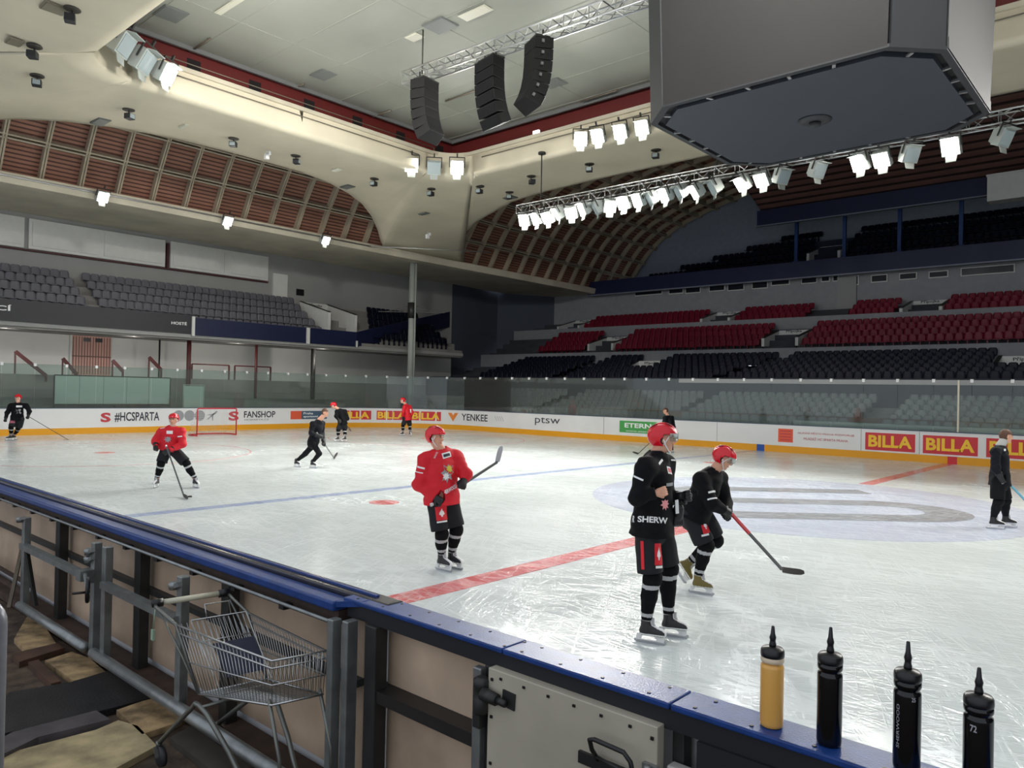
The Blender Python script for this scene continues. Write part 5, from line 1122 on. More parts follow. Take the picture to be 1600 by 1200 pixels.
def person(D, j, face, chest, toes, label, h=.012, jersey=RJ, jname='jersey', helmet=True, hair=HAIRD, pants=PANT, shorts=True, gloves=(1, 1), grips=None, boot=BOOT, ups=None, slim=1.0, hup=None, ground=(1, 1), stripes=True, socks=True, legm=BSOCK, visor=False, collar=None, bodyh=None):
    J = {k: V3(at_d(v[0], v[1], D + (v[2] if len(v) > 2 else 0.))) for k, v in j.items()}
    for k, gr in zip('ab', ground):
        if gr: J['a' + k][2] = .165
    loc = Vector(((J['aa'][0] + J['ab'][0]) / 2, (J['aa'][1] + J['ab'][1]) / 2, 0))
    face = nrm(face); u0 = nrm(hup) if hup is not None else Zn; f = nrm(face - u0 * (face @ u0)) if hup is None else nrm(face); u = nrm(u0 - f * (u0 @ f)); r = np.cross(f, u); Mh = np.stack([r, f, u], 1)
    Hc = J['head']; N = J['neck']; chest = nrm(chest); pel = J['pelvis']; ax = nrm(N - pel); chest = nrm(chest - ax * (chest @ ax)); ch = N + (pel - N) * .38
    pr = [('e', Hc + u * .015 - f * .01, (.074, .092, .098), Mh), ('e', Hc + f * .022 - u * .055, (.052, .06, .062), Mh), ('e', Hc + f * .05 - u * .095, (.026, .026, .02), Mh), ('e', Hc + f * .093 - u * .018, (.011, .018, .02), Mh), ('c', Hc + f * .084 + u * .018, Hc + f * .1 - u * .024, .008, .012),
          ('e', Hc + r * .076 - u * .005, (.01, .018, .03), Mh), ('e', Hc - r * .076 - u * .005, (.01, .018, .03), Mh), ('c', Hc - u * .05 - f * .015, N, .06, .064),
          ('t', N - ax * .05, ch, .09, .135, chest, .75), ('t', ch, pel, .135, .13, chest, .75)]
    for k in 'ab':
        pr += [('c', ch * .3 + N * .7, J['s' + k], .075, .058), ('c', J['s' + k], J['e' + k], .052, .04), ('c', J['e' + k], J['w' + k], .04, .028), ('c', J['h' + k], J['k' + k], .078, .055), ('c', J['k' + k], J['a' + k], .056, .036), ('c', J['a' + k], J['a' + k] + V3(toes['ab'.index(k)]) * .1 - (nrm(ups['ab'.index(k)]) if ups and ups['ab'.index(k)] is not None else Zn) * .05, .036, .03)]
    HF = {}; hands = []
    for i, k in enumerate('ab'):
        d_ = nrm(J['w' + k] - J['e' + k]); gax = nrm(grips[i]) if grips and grips[i] is not None else nrm(np.cross(d_, Zn) + 1e-3)
        gax = nrm(gax - d_ * (gax @ d_)); pd = np.cross(d_, gax); pd = pd if (pd @ (pel - J['w' + k])) > 0 else -pd
        HF[k] = (d_, gax, pd); hp = hand_prims(J['w' + k], d_, gax, pd); hands.append((J['w' + k], hp if not gloves[i] else hp[:1]))
    lo, hi = bounds([J[k] for k in J], .2)
    def fbody(P):
        d_ = eval_prims(P, pr, .016)
        for w_, hp in hands:
            mk = np.linalg.norm(P - w_, axis=-1) < .22; d_[mk] = smin(d_[mk], eval_prims(P[mk], hp, .004), .008)
        return d_
    body, _ = solid_obj('person', fbody, lo, hi, bodyh or max(h, .0095), SKIN, None, EMP(loc)); body.location = loc; tag(body, label, 'person')
    # face
    fm = MB()
    for sg in (-1, 1):
        c = Hc + f * .083 + r * .03 * sg + u * .01; q = [c - V3(loc) + (r * math.cos(a) * .012 + u * math.sin(a) * .006) + f * .006 for a in [2 * math.pi * t / 10 for t in range(10)]]
        MB().add([c - V3(loc) + f * .012] + q, [(0, 1 + i, 1 + (i + 1) % 10) for i in range(10)], 0, True).build('eye', EYE, body)
        MB().bar(Vector(c - V3(loc) + u * .018 - r * sg * .012 + f * .007), Vector(c - V3(loc) + u * .02 + r * sg * .016), .012, .006).build('eyebrow', hair, body)
    c = Hc + f * .086 - u * .062 - V3(loc); MB().tube([Vector(c - r * .02 - f * .01), Vector(c), Vector(c + r * .02 - f * .01)], [.003, .006, .003], 6).build('mouth', LIP, body)
    # hair
    lo, hi = bounds([Hc], .17)
    def fh(P):
        q = (P - Hc) @ Mh; d_ = d_ell(P, Hc + u * .018 - f * .014, (.083, .101, .108), Mh) + folds(P, .002, 160)
        return np.maximum(d_, np.minimum(np.maximum(q[..., 1] * .8 - q[..., 2] + .0, -q[..., 2] - .055 + q[..., 1] * .3), 9) if True else d_)
    def fh2(P):
        q = (P - Hc) @ Mh; d_ = d_ell(P, Hc + u * .02 - f * .008, (.086, .106, .112), Mh) + folds(P, .002, 160)
        cut = np.maximum(q[..., 1] - .035 - .0 * q[..., 2], -(q[..., 2] - .055) * 9) ; cut = np.minimum(q[..., 1] - .02 + .0, 9)
        front = np.where(q[..., 2] > .04 + .25 * np.maximum(0, q[..., 1] - .06), -1., q[..., 1] + .0)          # in front of the ears only above the brow
        return np.maximum(np.maximum(d_, front * .7), -(q[..., 2] + .085))
    solid_obj('hair', fh2, lo, hi, min(h, .009), hair, body, body)
    if helmet:
        def fhel(P):
            q = (P - Hc) @ Mh; c0 = Hc + u * .028 - f * .012
            o_ = d_ell(P, c0, (.108, .138, .122), Mh); rid = .005 * np.cos(q[..., 0] * 95) * (q[..., 2] > .06); i_ = d_ell(P, c0, (.088, .112, .102), Mh); d_ = np.maximum(o_ - rid, -i_)
            facecut = np.minimum(q[..., 1] - .0, .047 - q[..., 2]); earcut = .034 - np.sqrt((q[..., 1] - .005) ** 2 + (q[..., 2] + .012) ** 2)
            d_ = np.maximum(d_, facecut); d_ = np.maximum(d_, earcut); return np.maximum(d_, -(q[..., 2] + .062 - .25 * np.maximum(0, q[..., 1])))
        he, ho = solid_obj('helmet', fhel, lo, hi, min(h * .8, .009), HRED, body, body)
        L0 = V3(loc); st = MB(); st.tube([Vector(Hc + r * a_ + f * b_ + u * c_ - L0) for a_, b_, c_ in ((-.092, .0, .0), (-.08, .02, -.055), (-.055, .045, -.1), (0, .062, -.125), (.055, .045, -.1), (.08, .02, -.055), (.092, 0, 0))], .0055, 6); st.tube([Vector(Hc - r * .09 + f * .05 + u * .03 - L0), Vector(Hc - r * .08 - u * .05 - L0)], .005, 5).tube([Vector(Hc + r * .09 + f * .05 + u * .03 - L0), Vector(Hc + r * .08 - u * .05 - L0)], .005, 5)
        st.build('chin_strap', WHT, body)
        if h < .016:
            ve = MB(); c0 = Hc + u * .028 - f * .012 - L0
            for xx in (-.055, -.02, .02, .055):
                for t0, t1 in ((-.9, -.35), (.15, .75)):
                    ve.tube([Vector(c0 + r * xx + (f * math.sin(t) * .138 + u * math.cos(t) * .122) * math.sqrt(1 - (xx / .108) ** 2) * 1.0) for t in (t0, (t0 + t1) / 2, t1)], [.003, .007, .003], 6)
            ve.build('vents', mat('dark_vent', (60, 8, 14), .6), he)
        if visor:
            vs = []; nA = 14
            for q_ in (0, 1):
                for i in range(nA + 1):
                    a = R(-62 + 124 * i / nA); vs.append(Vector(Hc + u * (.06 - .075 * q_) + (r * math.sin(a) * .115 + f * (math.cos(a) * .145 - .01)) * (1 - .03 * q_) - L0))
            n1 = nA + 1; vs2 = vs + [v + Vector(f) * -.002 for v in vs]; fs = [(i, i + 1, n1 + i + 1, n1 + i) for i in range(nA)]; nv = 2 * n1; fs += [tuple(x + nv for x in q_[::-1]) for q_ in fs] + [(i, nv + i, nv + i + 1, i + 1) for i in range(nA)] + [(n1 + i, n1 + i + 1, nv + n1 + i + 1, nv + n1 + i) for i in range(nA)] + [(0, n1, nv + n1, nv), (nA, nv + nA, nv + n1 + nA, n1 + nA)]
            MB().add(vs2, fs, 0, True).build('visor', VIS, body)
    # jersey / jacket
    pad = .02 * slim
    pj = [('t', N - ax * .07, ch, .115 * slim + pad, .165 * slim + pad, chest, .78), ('t', ch, pel, .175 * slim + pad, (.2 if shorts else .17) * slim + pad, chest, .8), ('t', pel, pel - ax * .12, (.2 if shorts else .17) * slim + pad, (.222 if shorts else .17) * slim + pad, chest, .84)]
    for k in 'ab': pj += [('c', N * .7 + ch * .3, J['s' + k], .1 * slim, .088 * slim), ('c', J['s' + k], J['e' + k], .092 * slim, .076 * slim), ('c', J['e' + k], J['w' + k] * .92 + J['e' + k] * .08, .078 * slim, .056 * slim)]
    hem = pel - ax * (.12 if shorts else .09)
    def fj(P):
        d_ = eval_prims(P, pj, .045) + folds(P, .009, 24, D) + folds(P, .004, 47, D + 2); d_ = np.maximum(d_, (P - hem) @ (-ax)); 
        for k in 'ab': dd = HF[k][0]; d_ = np.maximum(d_, np.where(np.linalg.norm(P - J['w' + k], axis=-1) < .12, (P - (J['w' + k] + dd * .01)) @ dd, -1.))
        return np.maximum(d_, -d_cone(P, N - ax * .01, N + nrm(Hc - N) * .25, .072, .1))
    lo, hi = bounds([J[k] for k in ('neck', 'sa', 'sb', 'ea', 'eb', 'wa', 'wb', 'pelvis')] + [hem], .22)
    jer, jo = solid_obj(jname, fj, lo, hi, h, jersey, body, body)
    if collar: 
        cs, _ = solid_obj('neck_warmer', lambda P: np.maximum(d_cone(P, N, N + nrm(Hc - N) * .1, .078, .07), -d_cone(P, N, N + nrm(Hc - N) * .2, .05, .05)), *bounds([N], .16), min(h, .01), collar, body, body)
    # pants
    pp = [('t', pel + ax * .02, pel - ax * .08, .165, .165, chest, .85)]
    w1 = .115 if shorts else .1; w2 = (.118 if shorts else .07)
    for k in 'ab': pp += [('c', J['h' + k], J['h' + k] * .1 + J['k' + k] * .9 if shorts else J['k' + k], w1, w2)]
    if not shorts:
        for k in 'ab': pp += [('c', J['k' + k], J['a' + k] * .85 + J['k' + k] * .15, .07, .052)]
    def fp(P):
        d_ = smin(np.maximum(eval_prims(P, pp[:1], .03), (P - (hem + ax * .05)) @ ax), eval_prims(P, pp[1:], .035), .03) + folds(P, .004, 20, D + 1)
        for k in 'ab':
            end = (J['h' + k] * .1 + J['k' + k] * .9) if shorts else (J['a' + k] * .88 + J['k' + k] * .12); dd = nrm((J['k' + k] - J['h' + k]) if shorts else (J['a' + k] - J['k' + k])); near_ = np.linalg.norm(P - end, axis=-1) < .2 if shorts else np.linalg.norm(P - end, axis=-1) < .1
            d_ = np.maximum(d_, np.where(near_, (P - end) @ dd, -1.))
        return d_
    lo, hi = bounds([pel, J['ha'], J['hb'], J['ka'], J['kb']] + ([] if shorts else [J['aa'], J['ab']]), .22)
    pn, po = solid_obj('hockey_pants' if shorts else 'trousers', fp, lo, hi, h, pants, body, body)
    parts = {'body': body, 'jersey': jer, 'jb': bvh_of(jo), 'pants': pn, 'pb': bvh_of(po), 'J': J, 'loc': loc, 'HF': HF}
    for i, k in enumerate('ab'):
        kn, an = J['k' + k], J['a' + k]; t = nrm(toes[i]); up = nrm(ups[i]) if ups and ups[i] is not None else Zn; t = nrm(t - up * (t @ up)); sd = np.cross(t, up)
        if shorts or socks:
            ps = [('c', kn + t * .01, kn * .6 + an * .4, .085, .072), ('c', kn * .6 + an * .4, an + up * .04, .075, .047), ('e', kn + t * .03, (.075, .075, .085), np.eye(3))] if shorts else [('c', kn * .2 + an * .8, an, .05, .045)]
            ln = np.linalg.norm(an - kn); dd = (an - kn) / ln
            def mf(c): s_ = (c - kn) @ dd; return ((s_ > .055) & (s_ < .095)) | ((s_ > ln - .12) & (s_ < ln - .085)) | (s_ > ln - .055)
            lo, hi = bounds([kn, an], .13); solid_obj('sock', lambda P: eval_prims(P, ps, .02) + folds(P, .002, 50), lo, hi, h * .85, [legm, STR], body, body, mfun=(mf if shorts and stripes else None))
        bp_ = [('c', an + up * .035, an - up * .05, .05, .05), ('c', an - up * .055 - t * .02, an - up * .062 + t * .15, .044, .036), ('c', an - up * .02 + t * .03, an - up * .05 + t * .13, .042, .032)]
        def fb(P): return np.maximum(eval_prims(P, bp_, .02), (P - (an - up * .085)) @ (-up))
        def mb_(c):
            a_ = (c - an) @ t; z_ = (c - an) @ up; return ((a_ > .03) & (z_ > -.05 - (a_ - .05) * .3) & (np.abs((c - an) @ sd) < .024)) | (np.abs(z_ + .074) < .006)
        lo, hi = bounds([an, an + t * .15, an - up * .08], .09); sk, _ = solid_obj('skate', fb, lo, hi, h * .75, [boot, WHT], body, body, mfun=mb_)
        MB().tube([Vector(an - V3(loc) + up * .07 + t * .062), Vector(an - V3(loc) + up * .02 + t * .055), Vector(an - V3(loc) - up * .03 + t * .085), Vector(an - V3(loc) - up * .05 + t * .12)], [.012, .02, .018, .01], 8).build('tongue', STR, sk)
        o0 = an - V3(loc); q = lambda a_, z_, s_: Vector(o0 + t * a_ + up * z_ + sd * s_)
        hm = MB(); hm.slab([q(-.085, -.08, -.01), q(-.015, -.08, -.01), q(-.05, -.118, -.01), q(-.045, -.128, -.01), q(.09, -.128, -.01), q(.1, -.118, -.01), q(.06, -.08, -.01), q(.17, -.08, -.01), q(.165, -.138, -.01), q(-.095, -.138, -.01)], Vector(sd) * .02); hm.build('blade_holder', HOLD, sk)
        sm = MB(); sm.slab([q(-.11, -.13, -.002), q(.185, -.13, -.002), q(.19, -.148, -.002), q(.17, -.165, -.002), q(-.09, -.165, -.002), q(-.112, -.152, -.002)], Vector(sd) * .004); sm.build('blade', STL, sk)
        if gloves[i]:
            d_, gax, pd = HF[k]; w_ = J['w' + k]; gp = hand_prims(w_ - pd * .004, d_, gax, pd, glove=True) + [('c', w_ - d_ * .09, w_ + d_ * .0, .062, .048), ('c', w_ + d_ * .02 - pd * .012, w_ + d_ * .075 - pd * .012, .04, .038)]
            lo, hi = bounds([w_], .17); solid_obj('glove', lambda P: np.maximum(eval_prims(P, gp, .0035), (P - (w_ - d_ * .1)) @ (-d_)), lo, hi, min(h * .5, .01), GLV, body, body)
    return parts
class _E: pass
def EMP(loc): e_ = _E(); e_.location = loc; return e_

def stick(butt, heel, tip, label, col=SHAFT, blade=BLADEK, grip=None, bup=None):
    butt, heel, tip = map(lambda v: Vector(v), (butt, heel, tip)); r_ = empty('hockey_stick', heel, label=label, cat='hockey stick'); d = (butt - heel); u = d.normalized(); bd = (tip - heel).normalized()
    up = Vector(bup) if bup is not None else (u - bd * u.dot(bd)).normalized()
    MB().bar((0, 0, 0), d, .021, .03, up=tuple(bd)).build('shaft', col, r_)
    MB().bar(d * .97, d, .027, .034, up=tuple(bd)).build('butt_tape', WHT if grip is None else grip, r_)
    n_ = 8; L_ = (tip - heel).length; side = bd.cross(up).normalized(); vs = []; fs = []
    for i in range(n_ + 1):
        t = i / n_; c = bd * (L_ * t) + side * (.03 * t * t); hh = .036 + .004 * math.sin(math.pi * t); hh = hh * (1 if t < .85 else 1 - (t - .85) * 3)
        for s_ in (-.005, .005): vs += [c - up * hh * .9 + side * s_, c + up * hh * .9 + side * s_]
    for i in range(n_): k = 4 * i; fs += [(k, k + 1, k + 5, k + 4), (k + 2, k + 6, k + 7, k + 3), (k + 1, k + 3, k + 7, k + 5), (k, k + 4, k + 6, k + 2)]
    fs += [(0, 2, 3, 1), (4 * n_, 4 * n_ + 1, 4 * n_ + 3, 4 * n_ + 2)]; MB().add(vs, fs).build('blade', blade, r_); return r_

def redpatch(p, px, py, w_, h_, roll=0.):
    o = decal(p['body'], p['pants'], p['pb'], px, py, w_, h_, RP2, roll=roll, name='red_patch')
    decal(p['body'], p['pants'], p['pb'], px, py - 1, w_ * .6, h_ * .6, WHT, 'poly', TORCH, roll=roll, name='white_emblem', off=.008)
    decal(p['body'], p['pants'], p['pb'], px + 1, py + h_ * .62 * p['ppm'], w_ * .9, h_ * .12, WHT, roll=roll, name='white_stripe', off=.006)

# --- main red player
D = 9.49
P6 = person(D, dict(head=(681, 684), neck=(690, 705), sa=(665, 719, -.06), sb=(712, 715, .10), ea=(655, 758, -.08), eb=(727, 742, .0), wa=(680, 777, -.16), wb=(725, 749, -.04), pelvis=(690, 772), ha=(681, 783, -.03), hb=(702, 780, .06), ka=(689, 834, -.07), kb=(712, 827, .05), aa=(690, 876, -.0), ab=(706, 871, .12)),
            cmix(.85, -.45, .0), cmix(.55, -.8), (cmix(.75, -.65), cmix(.8, -.6)), 'person in red jersey and red helmet with raised stick in the middle of the ice', visor=False, h=.0105,
            grips=(cmix(.6, .6, .4), cmix(.6, .6, .5))); P6['ppm'] = F_PX / D
decal(P6['body'], P6['jersey'], P6['jb'], 698, 711, .12, .07, WHT, roll=.25, name='white_badge'); decal(P6['body'], P6['jersey'], P6['jb'], 698, 711, .09, .035, ADK, roll=.25, name='badge_print', off=.007)
decal(P6['body'], P6['jersey'], P6['jb'], 699, 740, .17, .24, ADGR, 'poly', LION, roll=-.15, name='crest', off=.005); decal(P6['body'], P6['jersey'], P6['jb'], 702, 733, .09, .1, mat('crest_yellow', (200, 190, 60), .6), 'poly', LION, roll=.3, name='crest_detail', off=.009); decal(P6['body'], P6['jersey'], P6['jb'], 697, 745, .09, .1, WHT, 'poly', LION, roll=.3, name='crest_detail', off=.009)
decal(P6['body'], P6['jersey'], P6['jb'], 655, 730, .15, .022, WHT, roll=-.2, name='sleeve_stripe'); decal(P6['body'], P6['jersey'], P6['jb'], 654, 738, .12, .012, WHT, roll=-.12, name='sleeve_stripe')
decal(P6['body'], P6['jersey'], P6['jb'], 681, 711, .09, .022, WHT, 'text', 'SHERWOOD', roll=1.15, name='lettering'); decal(P6['body'], P6['jersey'], P6['jb'], 704, 694.5, .08, .014, WHT, roll=.1, name='shoulder_stripe')
decal(P6['body'], P6['jersey'], P6['jb'], 703, 765, .22, .05, WHT, 'text', 'SHERWOOD', .03, roll=.45, name='lettering')
redpatch(P6, 690, 802, .15, .17, .12)
bt = at_d(683, 783, D - .2); hl_ = at_d(777, 722, D + .75); e1 = P6['J']['wa']; e2 = P6['J']['wb']
stick(V3(e1) - nrm(e2 - e1) * .12 + P6['HF']['a'][0] * .06, V3(e2) + nrm(e2 - e1) * .62 + P6['HF']['b'][0] * .06 if 0 else V3(hl_), V3(at_d(783, 697, D + .78)), 'hockey stick with grey frosted blade raised by the red player in the middle', blade=mat('frosty_blade', (168, 172, 174), .5), bup=tuple(cmix(.95, 0, .1)))

# --- tall black player nearest the boards
D = 6.96
P7 = person(D, dict(head=(1037, 686), neck=(1026, 710), sa=(1009, 731, -.20), sb=(1039, 727, .17), ea=(997, 777, -.24), eb=(1040, 779, .2), wa=(1023, 771, -.27), wb=(1064, 776, .06), pelvis=(1019, 815), ha=(1010, 822, -.09), hb=(1031, 820, .1), ka=(1017, 902, -.11), kb=(1043, 888, .12), aa=(1010, 968, -.07), ab=(1045, 956, .13)),
            cmix(.95, -.2, .02), cmix(.85, -.5), (cmix(.9, -.42), cmix(.93, -.36)), 'tall person in black jersey and red helmet standing nearest the near boards', jersey=BJ, h=.0095, gloves=(0, 1), grips=(Zn, Zn), visor=True, bodyh=.0072); P7['ppm'] = F_PX / D
dk = lambda *a, **k: decal(P7['body'], P7['jersey'], P7['jb'], *a, **k)
dk(1021, 812, .27, .055, WHT, 'text', 'SHERW', .03, roll=-.03, name='lettering'); dk(990, 811, .035, .06, WHT, 'text', 'R', .03, name='lettering')
dk(1046, 735, .07, .07, WHT, name='white_badge'); dk(1046, 735, .05, .04, mat('pink_print', (214, 96, 104), .6), name='badge_print', off=.007)
dk(1032, 722, .08, .022, WHT, roll=.7, name='shoulder_stripe'); dk(997, 747, .1, .016, WHT, roll=-.35, name='sleeve_stripe'); dk(1052, 719, .06, .014, WHT, roll=.05, name='shoulder_stripe')
dk(1039, 789, .1, .1, mat('pink_crest', (226, 150, 154), .6), 'poly', LION, name='crest'); dk(1047, 757, .1, .03, ADGR, roll=0., name='crest_detail')
redpatch(P7, 1029, 866, .085, .19, 0.)
o = decal(P7['body'], P7['pants'], P7['pb'], 1004, 872, .03, .3, RP2, roll=.05, name='red_stripe')
# glove tucked at the waist and cloth
g_ = at_d(1060, 812, D - .0); gl = hand_prims(V3(g_) + Zn * .06, -Zn, cmix(.9, .3), cmix(-.3, .9), glove=True) + [('c', V3(g_) + Zn * .1, V3(g_) + Zn * .05, .05, .045)]
go, _ = solid_obj('glove', lambda P: eval_prims(P, gl, .008), *bounds([V3(g_)], .22), .009, GLV, P7['body'], P7['body'])
MB().slab([Vector(V3(at_d(1055, 782, D - .08)) - V3(P7['loc'])), Vector(V3(at_d(1060, 781, D - .08)) - V3(P7['loc'])), Vector(V3(at_d(1061, 802, D - .08)) - V3(P7['loc'])), Vector(V3(at_d(1056, 803, D - .08)) - V3(P7['loc']))], Vector(Fn) * .02).build('towel', WHT, P7['body'])

# --- bent black player with stick
D = 8.72
P8 = person(D, dict(head=(1131, 717), neck=(1114, 738), sa=(1095, 750, -.17), sb=(1124, 748, .17), ea=(1112, 787, -.28), eb=(1134, 785, .2), wa=(1130, 797, -.22), wb=(1136, 800, -.02), pelvis=(1086, 797), ha=(1080, 803, -.1), hb=(1097, 802, .1), ka=(1102, 852, -.12), kb=(1118, 842, .1), aa=(1091, 897, -.08), ab=(1074, 880, .22)),
            cmix(.85, -.35, -.4), cmix(.7, -.1, -.7), (cmix(.85, -.5), cmix(.55, -.1, -.8)), 'person in black jersey leaning forward over a stick, right of the tall one', jersey=BJ, h=.0105, hup=cmix(.45, -.15, .85), visor=True,
            ground=(1, 0), ups=(None, cmix(.8, -.1, .55)), boot=BOOTG, grips=(cmix(.6, .2, -.7), cmix(.6, .2, -.7))); P8['ppm'] = F_PX / D
dk = lambda *a, **k: decal(P8['body'], P8['jersey'], P8['jb'], *a, **k)
dk(1098, 733, .17, .07, WHT, 'text', 'MAR', .03, roll=1.2, name='lettering'); dk(1114, 768, .13, .022, WHT, roll=.25, name='sleeve_stripe'); dk(1113, 779, .11, .02, WHT, roll=.3, name='sleeve_stripe')
redpatch(P8, 1101, 820, .10, .19, .25)
hb_ = V3(at_d(1222, 890, D - .35)); bt8 = V3(P8['J']['wb']) + cmix(-.6, -.2, .7) * .1 + cmix(.5, 0, -.3) * .06; dsh = Vector(bt8 - hb_); sr = stick(bt8, hb_, V3(at_d(1254, 896, D - .3)), 'hockey stick with red upper shaft and black blade held by the leaning black player', blade=BLADEK)
MB().bar(dsh * .58, dsh * .93, .025, .034, up=tuple((Vector(hb_) - Vector(V3(at_d(1254, 896, D - .3)))).normalized())).build('red_shaft_section', mat('red_shaft', (190, 50, 60), .4), sr)

# --- red player with the puck
D = 16.55
P2 = person(D, dict(head=(271, 656), neck=(269, 669), sa=(252, 675, .0), sb=(283, 675, .0), ea=(243, 689, -.05), eb=(285, 694, -.05), wa=(243, 698, -.2), wb=(264, 704, -.3), pelvis=(265, 694, .05), ha=(259, 704, .05), hb=(272, 704, .05), ka=(252, 724, -.08), kb=(291, 724, .0), aa=(245, 751, -.02), ab=(305, 747, .1)),
            cmix(.05, -1, -.1), cmix(.05, -1), (cmix(.1, -1), cmix(.75, -.65)), 'person in red jersey skating with the puck on the left ice', h=.014, grips=(cmix(.5, -.2, -.8), cmix(.5, -.2, -.8)), slim=1.0); P2['ppm'] = F_PX / D
dk = lambda *a, **k: decal(P2['body'], P2['jersey'], P2['jb'], *a, **k)
dk(265, 675.5, .13, .07, WHT, name='white_badge'); dk(262, 687, .16, .14, ADGR, 'poly', LION, name='crest'); dk(281, 682, .1, .025, WHT, roll=.1, name='sleeve_stripe'); dk(254, 669, .1, .02, WHT, roll=.1, name='shoulder_stripe'); dk(241, 667, .03, .1, WHT, roll=.4, name='sleeve_stripe')
stick(V3(P2['J']['wb']) + cmix(-.3, 0, .9) * .12 - Fn * .06, V3(at_z(287, 774, .04)), V3(at_z(296, 778, .035)), 'hockey stick of the red player with the puck', blade=BLADEK)
P_ = at_z(294, 776.5, 0); MB().lathe([(.036, 0), (.038, .003), (.038, .022), (.036, .025)], 20).build('puck', mat('black_rubber_puck', (14, 14, 15), .6), None, P_ + Vector((.04, .02, .0005)), label='black puck on the ice at the blade of the left red player', cat='puck')
# --- coach skating
D = 21.25
P3 = person(D, dict(head=(508, 645), neck=(499, 656), sa=(489, 663, -.18), sb=(503, 662, .18), ea=(486, 677, -.25), eb=(503, 677, .2), wa=(498, 681, -.2), wb=(506, 691, -.05), pelvis=(490, 688), ha=(487, 690, -.08), hb=(494, 690, .08), ka=(499, 709, -.1), kb=(477, 709, .1), aa=(488, 724, -.08), ab=(463, 721, .15)),
            cmix(.9, -.4, -.1), cmix(.8, -.5), (cmix(.85, -.5), cmix(.75, -.5)), 'person in black track suit without helmet striding on skates', jersey=COACH, jname='track_jacket', helmet=False, hair=HAIRB, pants=COACH2, shorts=False, h=.016, bodyh=.011, slim=.86, grips=(cmix(.5, 0, -.8), cmix(.5, 0, -.8)))
stick(V3(P3['J']['wa']) + cmix(-.5, 0, .8) * .1, V3(at_z(522, 716, .03)) , V3(at_z(526, 708, .03)), 'hockey stick held by the striding person in the track suit', blade=BLADEK)
# --- black player beyond, looking down
D = 31.85
P4 = person(D, dict(head=(521, 634), neck=(530, 640), sa=(527, 643, -.15), sb=(539, 643, .15), ea=(525, 650, -.3), eb=(543, 654, .1), wa=(530, 657, -.3), wb=(534, 658, -.1), pelvis=(535, 660), ha=(532, 662, -.08), hb=(538, 662, .08), ka=(529, 672, -.1), kb=(539, 672, .1), aa=(528, 685, -.0), ab=(539, 684, .0)),
            cmix(-.8, -.3, -.5), cmix(-.75, -.5, -.3), (cmix(-.7, -.6), cmix(-.7, -.6)), 'person in black jersey and red helmet bending over, just right of the striding one', jersey=BJ, h=.022, bodyh=.014, hup=cmix(-.4, 0, .9), grips=(cmix(.5, 0, -.8), cmix(.5, 0, -.8)))
stick(V3(at_d(529, 655, D - .3)), V3(at_z(546, 669, .04)), V3(at_z(549, 673, .03)), 'hockey stick of the bending black player far away', blade=BLADEK)
# --- far red player
D = 36.7
P5 = person(D, dict(head=(629, 626), neck=(634, 632), sa=(632, 636, -.17), sb=(640, 636, .17), ea=(630, 644, -.25), eb=(644, 645, .2), wa=(629, 651, -.2), wb=(641, 653, .1), pelvis=(636, 653), ha=(633, 655, -.08), hb=(639, 655, .08), ka=(630, 665, -.1), kb=(640, 665, .1), aa=(629, 676, -.0), ab=(641, 676, .0)),
            cmix(-.9, -.3), cmix(-.8, -.5), (cmix(-.7, -.6), cmix(.4, -.9)), 'person in red jersey standing far away by the curved corner boards', h=.024, bodyh=.014, grips=(Zn, Zn))
decal(P5['body'], P5['jersey'], P5['jb'], 641, 642, .1, .18, WHT, name='sleeve_stripe')
# --- far left black player
D = 28.8
P1 = person(D, dict(head=(28, 622), neck=(28, 630), sa=(17, 634, .0), sb=(41, 634, .0), ea=(11, 645, -.1), eb=(46, 643, -.1), wa=(9, 654, -.2), wb=(44, 650, -.25), pelvis=(27, 652), ha=(22, 655), hb=(33, 655), ka=(18, 668, -.1), kb=(29, 669, .1), aa=(17, 683, .0), ab=(22, 681, .3)),
            cmix(0, -1, -.05), cmix(.1, -1), (cmix(-.8, -.6), cmix(-.7, -.6)), 'person in black jersey with stick held out at the far left edge', jersey=BJ, h=.02, bodyh=.014, grips=(cmix(.8, 0, -.5), cmix(.8, 0, -.5)))
decal(P1['body'], P1['jersey'], P1['jb'], 31, 643, .34, .2, ADGR, 'poly', LION, name='crest'); decal(P1['body'], P1['jersey'], P1['jb'], 30, 635, .2, .07, WHT, name='white_badge'); decal(P1['body'], P1['pants'], P1['pb'], 19, 657, .2, .2, mat('pink_patch', (190, 100, 120), .6), name='red_patch')
stick(V3(at_d(40, 648, D - .3)), V3(at_z(101, 684, .04)), V3(at_z(108, 686, .03)), 'hockey stick held out by the black player at the far left edge', blade=BLADEK)
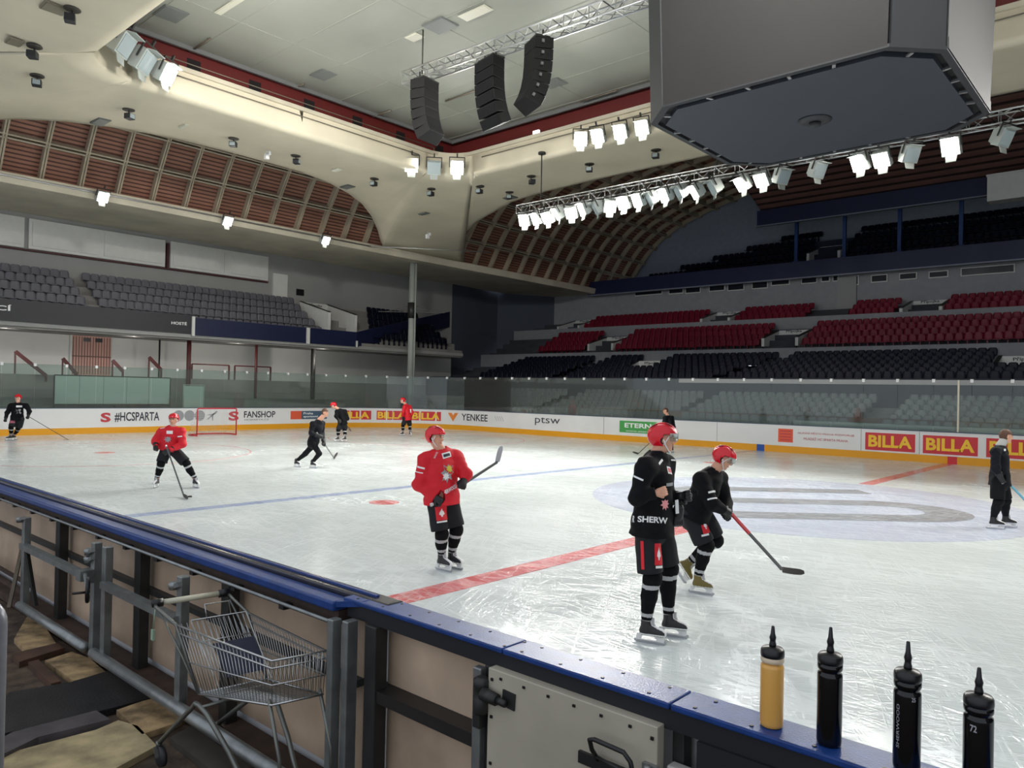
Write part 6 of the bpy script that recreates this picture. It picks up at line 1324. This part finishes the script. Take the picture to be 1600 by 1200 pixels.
# --- person partly hidden behind the tall one
D = 29.6
P9 = person(D, dict(head=(1040, 642), neck=(1043, 649), sa=(1039, 653, -.17), sb=(1050, 653, .17), ea=(1036, 667, -.25), eb=(1053, 668, .2), wa=(1030, 673, -.2), wb=(1034, 674, .1), pelvis=(1046, 678), ha=(1043, 680, -.08), hb=(1049, 680, .08), ka=(1042, 691, -.1), kb=(1049, 691, .1), aa=(1042, 702, -.0), ab=(1050, 702, .0)),
            cmix(-.9, -.2), cmix(-.8, -.4), (cmix(-.8, -.4), cmix(-.8, -.4)), 'dark-haired person without helmet mostly hidden behind the tall black player', jersey=COACH, jname='track_jacket', helmet=False, hair=HAIRB, pants=COACH2, shorts=False, h=.022, slim=.86, grips=(Zn, Zn), bodyh=.012)
stick(V3(at_d(1033, 675, D - .1)), V3(at_z(997, 709, .04)), V3(at_z(988, 705, .03)), 'hockey stick poking out left of the tall black player, held by the hidden person', blade=BLADEK)
# --- coach at the right edge
D = 13.5
P10 = person(D, dict(head=(1572, 682), neck=(1563, 697), sa=(1556, 706, -.17), sb=(1567, 705, .17), ea=(1556, 731, -.22), eb=(1570, 731, .2), wa=(1563, 746, -.2), wb=(1571, 748, .08), pelvis=(1562, 748), ha=(1559, 751, -.08), hb=(1565, 751, .09), ka=(1559, 783, -.1), kb=(1570, 782, .1), aa=(1552, 812, -.09), ab=(1571, 811, .12)),
            cmix(.95, -.25), cmix(.85, -.4), (cmix(.9, -.35), cmix(.92, -.35)), 'person in black track suit with grey neck warmer at the right edge', jersey=COACH, jname='track_jacket', helmet=False, hair=HAIRB, pants=COACH2, shorts=True, stripes=False, legm=COACH2, h=.012, slim=.88, grips=(cmix(.8, -.2, -.5), cmix(.8, -.2, -.5)), collar=GREYN)
decal(P10['body'], P10['jersey'], P10['jb'], 1570, 703, .04, .04, WHT, name='white_badge'); decal(P10['body'], P10['pants'], P10['pb'], 1569, 755, .1, .03, WHT, name='white_tape')
bu = V3(P10['J']['wb']) + cmix(-.7, .2, .5) * .12 - Fn * .05; e_ = V3(at_d(1600, 780, D - .25)); dr = nrm(e_ - bu); hl3 = bu + dr * (bu[2] - .04) / max(.2, -dr[2]); hl3 = bu + dr * min(1.35, np.linalg.norm(hl3 - bu))
stick(bu, hl3, hl3 + cmix(.9, -.3) * .3, 'hockey stick with light blue shaft held by the person at the right edge', col=mat('light_blue_shaft', (60, 150, 180), .4))
